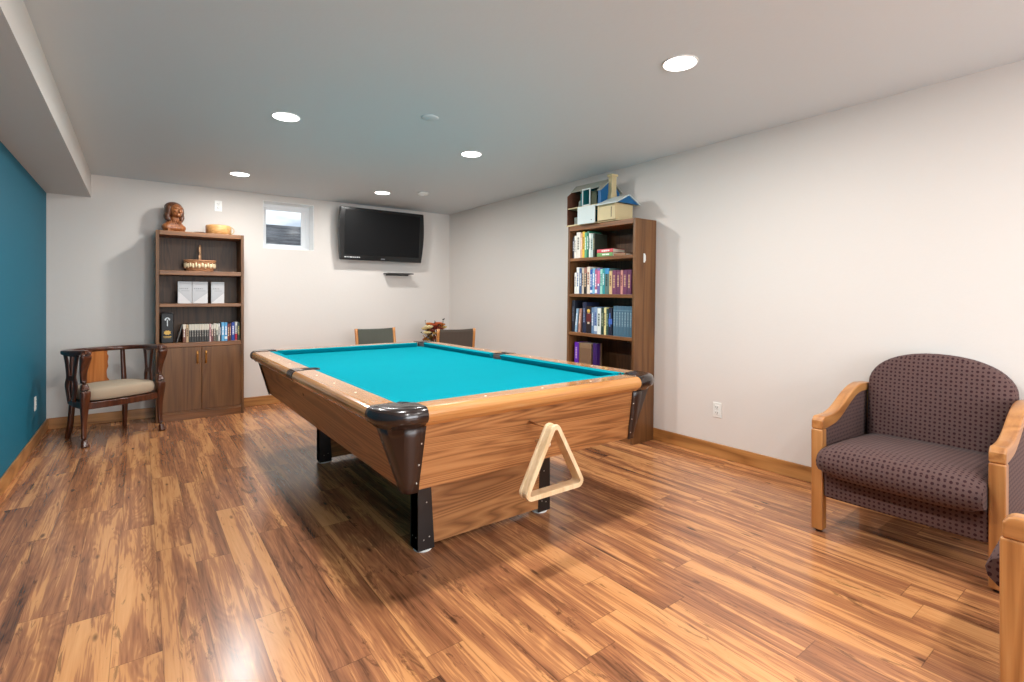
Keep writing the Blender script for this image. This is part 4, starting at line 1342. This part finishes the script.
# ------------------------------------------------------------------ upholstered armchairs
def armchair(loc, rz, label, push=0.0, lift=0.0):
    t = thing('upholstered_armchair', label, 'armchair', loc, rz, 'dotted plum armchairs with oak arms')
    W = 0.375
    for s in (-1, 1):
        xo, xi = s * W, s * (W - 0.056)
        a, b = min(xo, xi), max(xo, xi)
        # arm: S-curved band
        top = smooth_path([(0.006, 0.585), (0.028, 0.606), (0.09, 0.606), (0.17, 0.612), (0.26, 0.64), (0.37, 0.69), (0.47, 0.722), (0.57, 0.732), (0.70, 0.722)], 4)
        low = smooth_path([(0.70, 0.675), (0.57, 0.684), (0.47, 0.672), (0.38, 0.638), (0.27, 0.585), (0.19, 0.555), (0.12, 0.545), (0.056, 0.54), (0.004, 0.54)], 4)
        MB().prism(top + low, a, b, 'yz').build('arm', M_army, t, bevel=0.008, seg=3)
        MB().box(a + 0.0005, b - 0.0005, 0.0, 0.056, 0.012, 0.54).build('leg', M_arm, t, bevel=0.007, seg=3)
        MB().box(a + 0.0005, b - 0.0005, 0.64, 0.695, 0.012, 0.676).build('leg', M_arm, t, bevel=0.007, seg=3)
        for y in (0.028, 0.668):
            MB().lathe([(0.0005, 0), (0.017, 0), (0.016, 0.012), (0.0005, 0.012)], 14, c=((a + b) / 2, y, 0)).build('glide', M_black, t)
        # upholstered side below the arm
        low2 = [(y, z + 0.001) for y, z in low if 0.056 < y < 0.64]
        pts = [(0.64, 0.19)] + [(0.64, 0.678)] + low2 + [(0.056, 0.541), (0.056, 0.19)]
        MB().prism(pts, min(s * (W - 0.046), s * (W - 0.010)), max(s * (W - 0.046), s * (W - 0.010)), 'yz').build('side_panel', M_dots, t, uv=True)
    wi = W - 0.057
    MB().box(-wi, wi, 0.012, 0.60, 0.19, 0.335).build('seat_base', M_dots, t, bevel=0.012, seg=3, uv=True)
    # seat cushion with rolled front
    sec = [(0.56, 0.33), (0.30, 0.325), (0.06, 0.318), (-0.02, 0.312), (-0.055, 0.325), (-0.078, 0.36), (-0.084, 0.40), (-0.068, 0.442), (-0.03, 0.468), (0.06, 0.480), (0.25, 0.470), (0.45, 0.455), (0.56, 0.45)]
    mb = MB()
    rr = []
    nx = 14
    for i in range(nx + 1):
        q = -1 + 2 * i / nx
        e = 1 - abs(q) ** 8 * 0.35
        cy, cz = 0.24, 0.40
        x = wi * q * 0.996
        bow = 0.0 + 0.006 * (1 - q * q)
        rr.append([(x, cy + push + (y - cy) * (0.985 + 0.015 * e) - (bow if y < 0 else 0), lift + cz + (z - cz) * e + (bow if z > 0.42 else 0)) for y, z in sec])
    mb.loft(rr, 0, True)
    mb.build('seat_cushion', M_dots, t, uv=True)
    # arched back
    bx_ = 0.314
    pts = [(-bx_, 0.33), (bx_, 0.33)]
    n = 22
    for k in range(n + 1):
        a = PI * k / n
        cx_ = math.copysign(abs(math.cos(a)) ** 0.92, math.cos(a))
        sz_ = math.sin(a) ** 0.95
        pts.append((bx_ * 1.005 * cx_, 0.745 + 0.19 * sz_))
    Mb = Matrix.Translation((0, 0.545, 0.33)) @ Matrix.Rotation(R(-7), 4, 'X') @ Matrix.Translation((0, 0, -0.33))
    mb = MB()
    outl = pts
    c_ = (0, 0.6)
    def sc(k, y):
        return [(c_[0] + (x - c_[0]) * k, y, c_[1] + (z - c_[1]) * k) for x, z in outl]
    rings = [sc(0.55, -0.012), sc(0.80, -0.006), sc(0.93, 0.004), sc(0.98, 0.018), sc(1.0, 0.045), sc(1.0, 0.095), sc(0.98, 0.115), sc(0.93, 0.122), sc(0.5, 0.122)]
    mb.loft(rings, 0, True, True, M=Mb)
    mb.build('backrest', M_dots, t, uv=True)
    return t
armchair((2.868, 0.822, 0), -PI / 2, 'plum dotted armchair with oak arms standing against the right wall')
armchair((2.375, 0.327, 0), PI, 'armchair cut off at the lower right corner, mostly its oak post showing', 0.042, 0.02)

# ------------------------------------------------------------------ chairs and plant stand behind the pool table
M_oakp = wood('orange_oak_post', rgb(160, 96, 44), rgb(204, 138, 74), rgb(222, 164, 102), 'z', 1.5, 0.35, 0.2, 6, 0.5)
def side_chair(loc, rz, label, m, w=0.47):
    """front towards -y; back at y=+0.42"""
    t = thing('side_chair', label, 'chair', loc, rz, 'chairs behind the pool table')
    for s in (-1, 1):
        sp = smooth_path([(s * (w / 2 - 0.014), 0.40, 0.0), (s * (w / 2 - 0.014), 0.40, 0.42), (s * (w / 2 - 0.014), 0.425, 0.62), (s * (w / 2 - 0.014), 0.47, 0.868)], 4)
        MB().tube(sp, 0.0165, 10, square=True).build('leg', M_oakp, t)
        MB().tube([(s * (w / 2 - 0.014), 0.02, 0.0), (s * (w / 2 - 0.014), 0.02, 0.42)], [0.014, 0.018], 10, square=True).build('leg', M_oakp, t)
    MB().box(-w / 2 + 0.01, w / 2 - 0.01, 0.02, 0.4, 0.385, 0.425).build('seat_frame', M_oakp, t, bevel=0.004)
    MB().box(-w / 2 + 0.004, w / 2 - 0.004, -0.01, 0.395, 0.425, 0.475).build('seat', m, t, bevel=0.018, seg=4)
    mb = MB()
    rr = []
    for i in range(9):
        q = -1 + i / 4
        x = q * (w / 2 - 0.03)
        bow = 0.018 * (1 - q * q)
        dz = -0.007 * (1 - q * q)
        rr.append([(x, 0.418 + bow, 0.56), (x, 0.456 + bow, 0.865 + dz), (x, 0.476 + bow, 0.868 + dz), (x, 0.482 + bow, 0.84 + dz), (x, 0.442 + bow, 0.56)])
    mb.loft(rr, 0, False)
    mb.build('backrest', m, t, bevel=0.004)
    return t
side_chair((2.305, 5.43, 0), R(0), 'oak chair with grey-green padded back behind the pool table, left of the flowers', M_greycl, 0.50)
side_chair((3.155, 5.665, 0), R(180 - 14), 'oak chair with grey-brown padded back partly hiding the flowers behind the pool table', M_greybr, 0.47)

ST = thing('side_table', 'small round wooden side table under the flowers behind the pool table', 'table', (3.15, 6.03, -0.0))
MB().lathe([(0.0005, 0.498), (0.19, 0.498), (0.2, 0.508), (0.2, 0.518), (0.19, 0.525), (0.0005, 0.525)], 32).build('tabletop', M_mahog, ST)
MB().lathe([(0.02, 0.02), (0.03, 0.08), (0.018, 0.2), (0.024, 0.4), (0.018, 0.44), (0.04, 0.498)], 16).build('pedestal', M_mahog, ST)
for k in range(3):
    a = 2 * PI * k / 3 + 0.4
    MB().tube([(0.01 * math.cos(a), 0.01 * math.sin(a), 0.1), (0.1 * math.cos(a), 0.1 * math.sin(a), 0.07), (0.19 * math.cos(a), 0.19 * math.sin(a), 0.014)], [0.018, 0.015, 0.014], 8).build('foot', M_mahog, ST)
FL = thing('flower_arrangement', 'autumn flower arrangement of cream and rust blooms behind the pool table', 'flowers', (3.135, 5.98, 0.525))
MB().lathe([(0.0005, 0.0), (0.045, 0.0), (0.06, 0.03), (0.06, 0.08), (0.04, 0.12), (0.048, 0.135), (0.042, 0.135), (0.034, 0.12), (0.0005, 0.1)], 24, cap=False).build('vase', plain('dark_vase', rgb(38, 22, 20), 0.3), FL)
rnd = random.Random(5)
def bloom(c, r, col, name='bloom'):
    mb = MB()
    for ringi, (n, rr_, up_) in enumerate(((8, 1.0, 0.1), (7, 0.72, 0.3), (5, 0.42, 0.5))):
        for k in range(n):
            a = 2 * PI * k / n + ringi * 0.4
            d = Vector((math.cos(a), math.sin(a), up_))
            p = Vector(c) + Vector((d.x, d.y, up_)) * r * rr_ * 0.6
            M = Matrix.Translation(p) @ Matrix.Rotation(a, 4, 'Z') @ Matrix.Rotation(-0.5 - up_, 4, 'Y')
            mb.ball((0, 0, 0), (r * 0.48, r * 0.28, r * 0.10), 8, 5, 0, M)
    mb.ball(c, r * 0.3, 8, 5, 1)
    return mb.build(name, [plain('petal_%02x%02x%02x' % col, rgb(*col), 0.6), plain('bloom_heart', rgb(110, 60, 20), 0.7)], FL)
spec = [((-0.125, -0.07, 0.20), 0.042, (224, 206, 150)), ((-0.11, -0.085, 0.275), 0.045, (228, 214, 166)), ((-0.15, -0.05, 0.255), 0.034, (208, 190, 138)),
        ((-0.03, -0.09, 0.30), 0.042, (172, 70, 30)), ((0.04, -0.07, 0.315), 0.040, (190, 92, 36)), ((0.0, -0.05, 0.26), 0.045, (128, 34, 24)),
        ((0.10, -0.05, 0.30), 0.036, (196, 116, 40)), ((-0.06, -0.06, 0.225), 0.04, (122, 40, 26)), ((0.09, -0.02, 0.24), 0.04, (150, 60, 30)),
        ((0.145, -0.03, 0.265), 0.03, (210, 178, 92)), ((-0.07, -0.02, 0.315), 0.034, (200, 120, 46)), ((0.02, 0.03, 0.30), 0.04, (160, 70, 30))]
spec = [((c[0], c[1], c[2] + 0.05), r * 1.45, col) for c, r, col in spec]
for c, r, col in spec:
    bloom(c, r, col)
mb = MB()
for c, r, col in spec:
    mb.tube([(0, 0, 0.09), (c[0] * 0.5, c[1] * 0.5, 0.17), (c[0], c[1], c[2])], 0.0025, 5)
tips = [(-0.16, -0.08, 0.41), (0.12, -0.05, 0.43), (0.15, -0.03, 0.435), (0.16, -0.02, 0.36), (0.02, -0.02, 0.40), (-0.19, -0.03, 0.26)]
for c in tips:
    mb.tube([(0, 0, 0.09), (c[0] * 0.6, c[1] * 0.6, 0.22), c], 0.002, 5)
mb.build('stems', plain('stem_green', rgb(74, 70, 40), 0.7), FL)
mb = MB()
for c in tips:
    for k in range(3):
        mb.ball((c[0] + rnd.uniform(-.008, .008), c[1], c[2] + rnd.uniform(-.01, .008)), 0.006, 6, 4)
mb.build('berries', plain('dark_berries', rgb(48, 40, 44), 0.4), FL)
mb = MB()
for k in range(120):
    a = rnd.uniform(0, 2 * PI)
    e = rnd.uniform(0.06, 0.15)
    p = (e * math.cos(a), e * 0.6 * math.sin(a) - 0.03, rnd.uniform(0.15, 0.37))
    M = Matrix.Translation(p) @ Matrix.Rotation(a, 4, 'Z') @ Matrix.Rotation(rnd.uniform(-1, 0.6), 4, 'Y') @ Matrix.Rotation(rnd.uniform(-1, 1), 4, 'X')
    mb.ball((0, 0, 0), (0.04, 0.018, 0.003), 8, 5, k % 3, M)
mb.build('leaves', [plain('leaf_rust', rgb(140, 66, 28), 0.6), plain('leaf_brown', rgb(70, 44, 24), 0.6), plain('leaf_gold', rgb(190, 140, 50), 0.6)], FL)

# ------------------------------------------------------------------ world, camera, colour
w_ = bpy.data.worlds.new('World')
scene.world = w_
w_.use_nodes = True
nt = w_.node_tree
nt.nodes.clear()
bg = nt.nodes.new('ShaderNodeBackground')
wo = nt.nodes.new('ShaderNodeOutputWorld')
bg.inputs[1].default_value = 1.5
wt = nt.nodes.new('ShaderNodeTexCoord')
wm = nt.nodes.new('ShaderNodeMapping')
wm.inputs['Scale'].default_value = (3, 3, 9)
wn_ = nt.nodes.new('ShaderNodeTexNoise')
wn_.inputs['Scale'].default_value = 2.0
wn_.inputs['Detail'].default_value = 5
wr = nt.nodes.new('ShaderNodeValToRGB')
wr.color_ramp.elements[0].position = 0.4
wr.color_ramp.elements[0].color = (0.46, 0.53, 0.62, 1)
wr.color_ramp.elements[1].position = 0.58
wr.color_ramp.elements[1].color = (0.98, 0.99, 1.0, 1)
nt.links.new(wt.outputs['Generated'], wm.inputs[0])
nt.links.new(wm.outputs[0], wn_.inputs['Vector'])
nt.links.new(wn_.outputs[0], wr.inputs[0])
nt.links.new(wr.outputs[0], bg.inputs[0])
nt.links.new(bg.outputs[0], wo.inputs[0])

cam = bpy.data.cameras.new('camera')
cam.sensor_fit = 'HORIZONTAL'
cam.sensor_width = 36
cam.lens = 501.906 / 1024 * 36
cam.shift_y = -(341 - 298.48) / 1024
cam.clip_start = 0.02
co = bpy.data.objects.new('camera', cam)
COL.objects.link(co)
co.location = (0, 0, EYE)
co.rotation_euler = (R(90), 0, -0.6385)
scene.camera = co

vs_ = scene.view_settings
scene.display_settings.display_device = 'sRGB'
vs_.view_transform = 'Standard'
vs_.look = 'None'
vs_.gamma = 1
vs_.use_curve_mapping = False
vs_.exposure = 0.1
scene.cycles.use_denoising = True
scene.cycles.max_bounces = 10
scene.cycles.diffuse_bounces = 6
scene.cycles.sample_clamp_indirect = 4
scene.cycles.caustics_reflective = False
scene.cycles.caustics_refractive = False
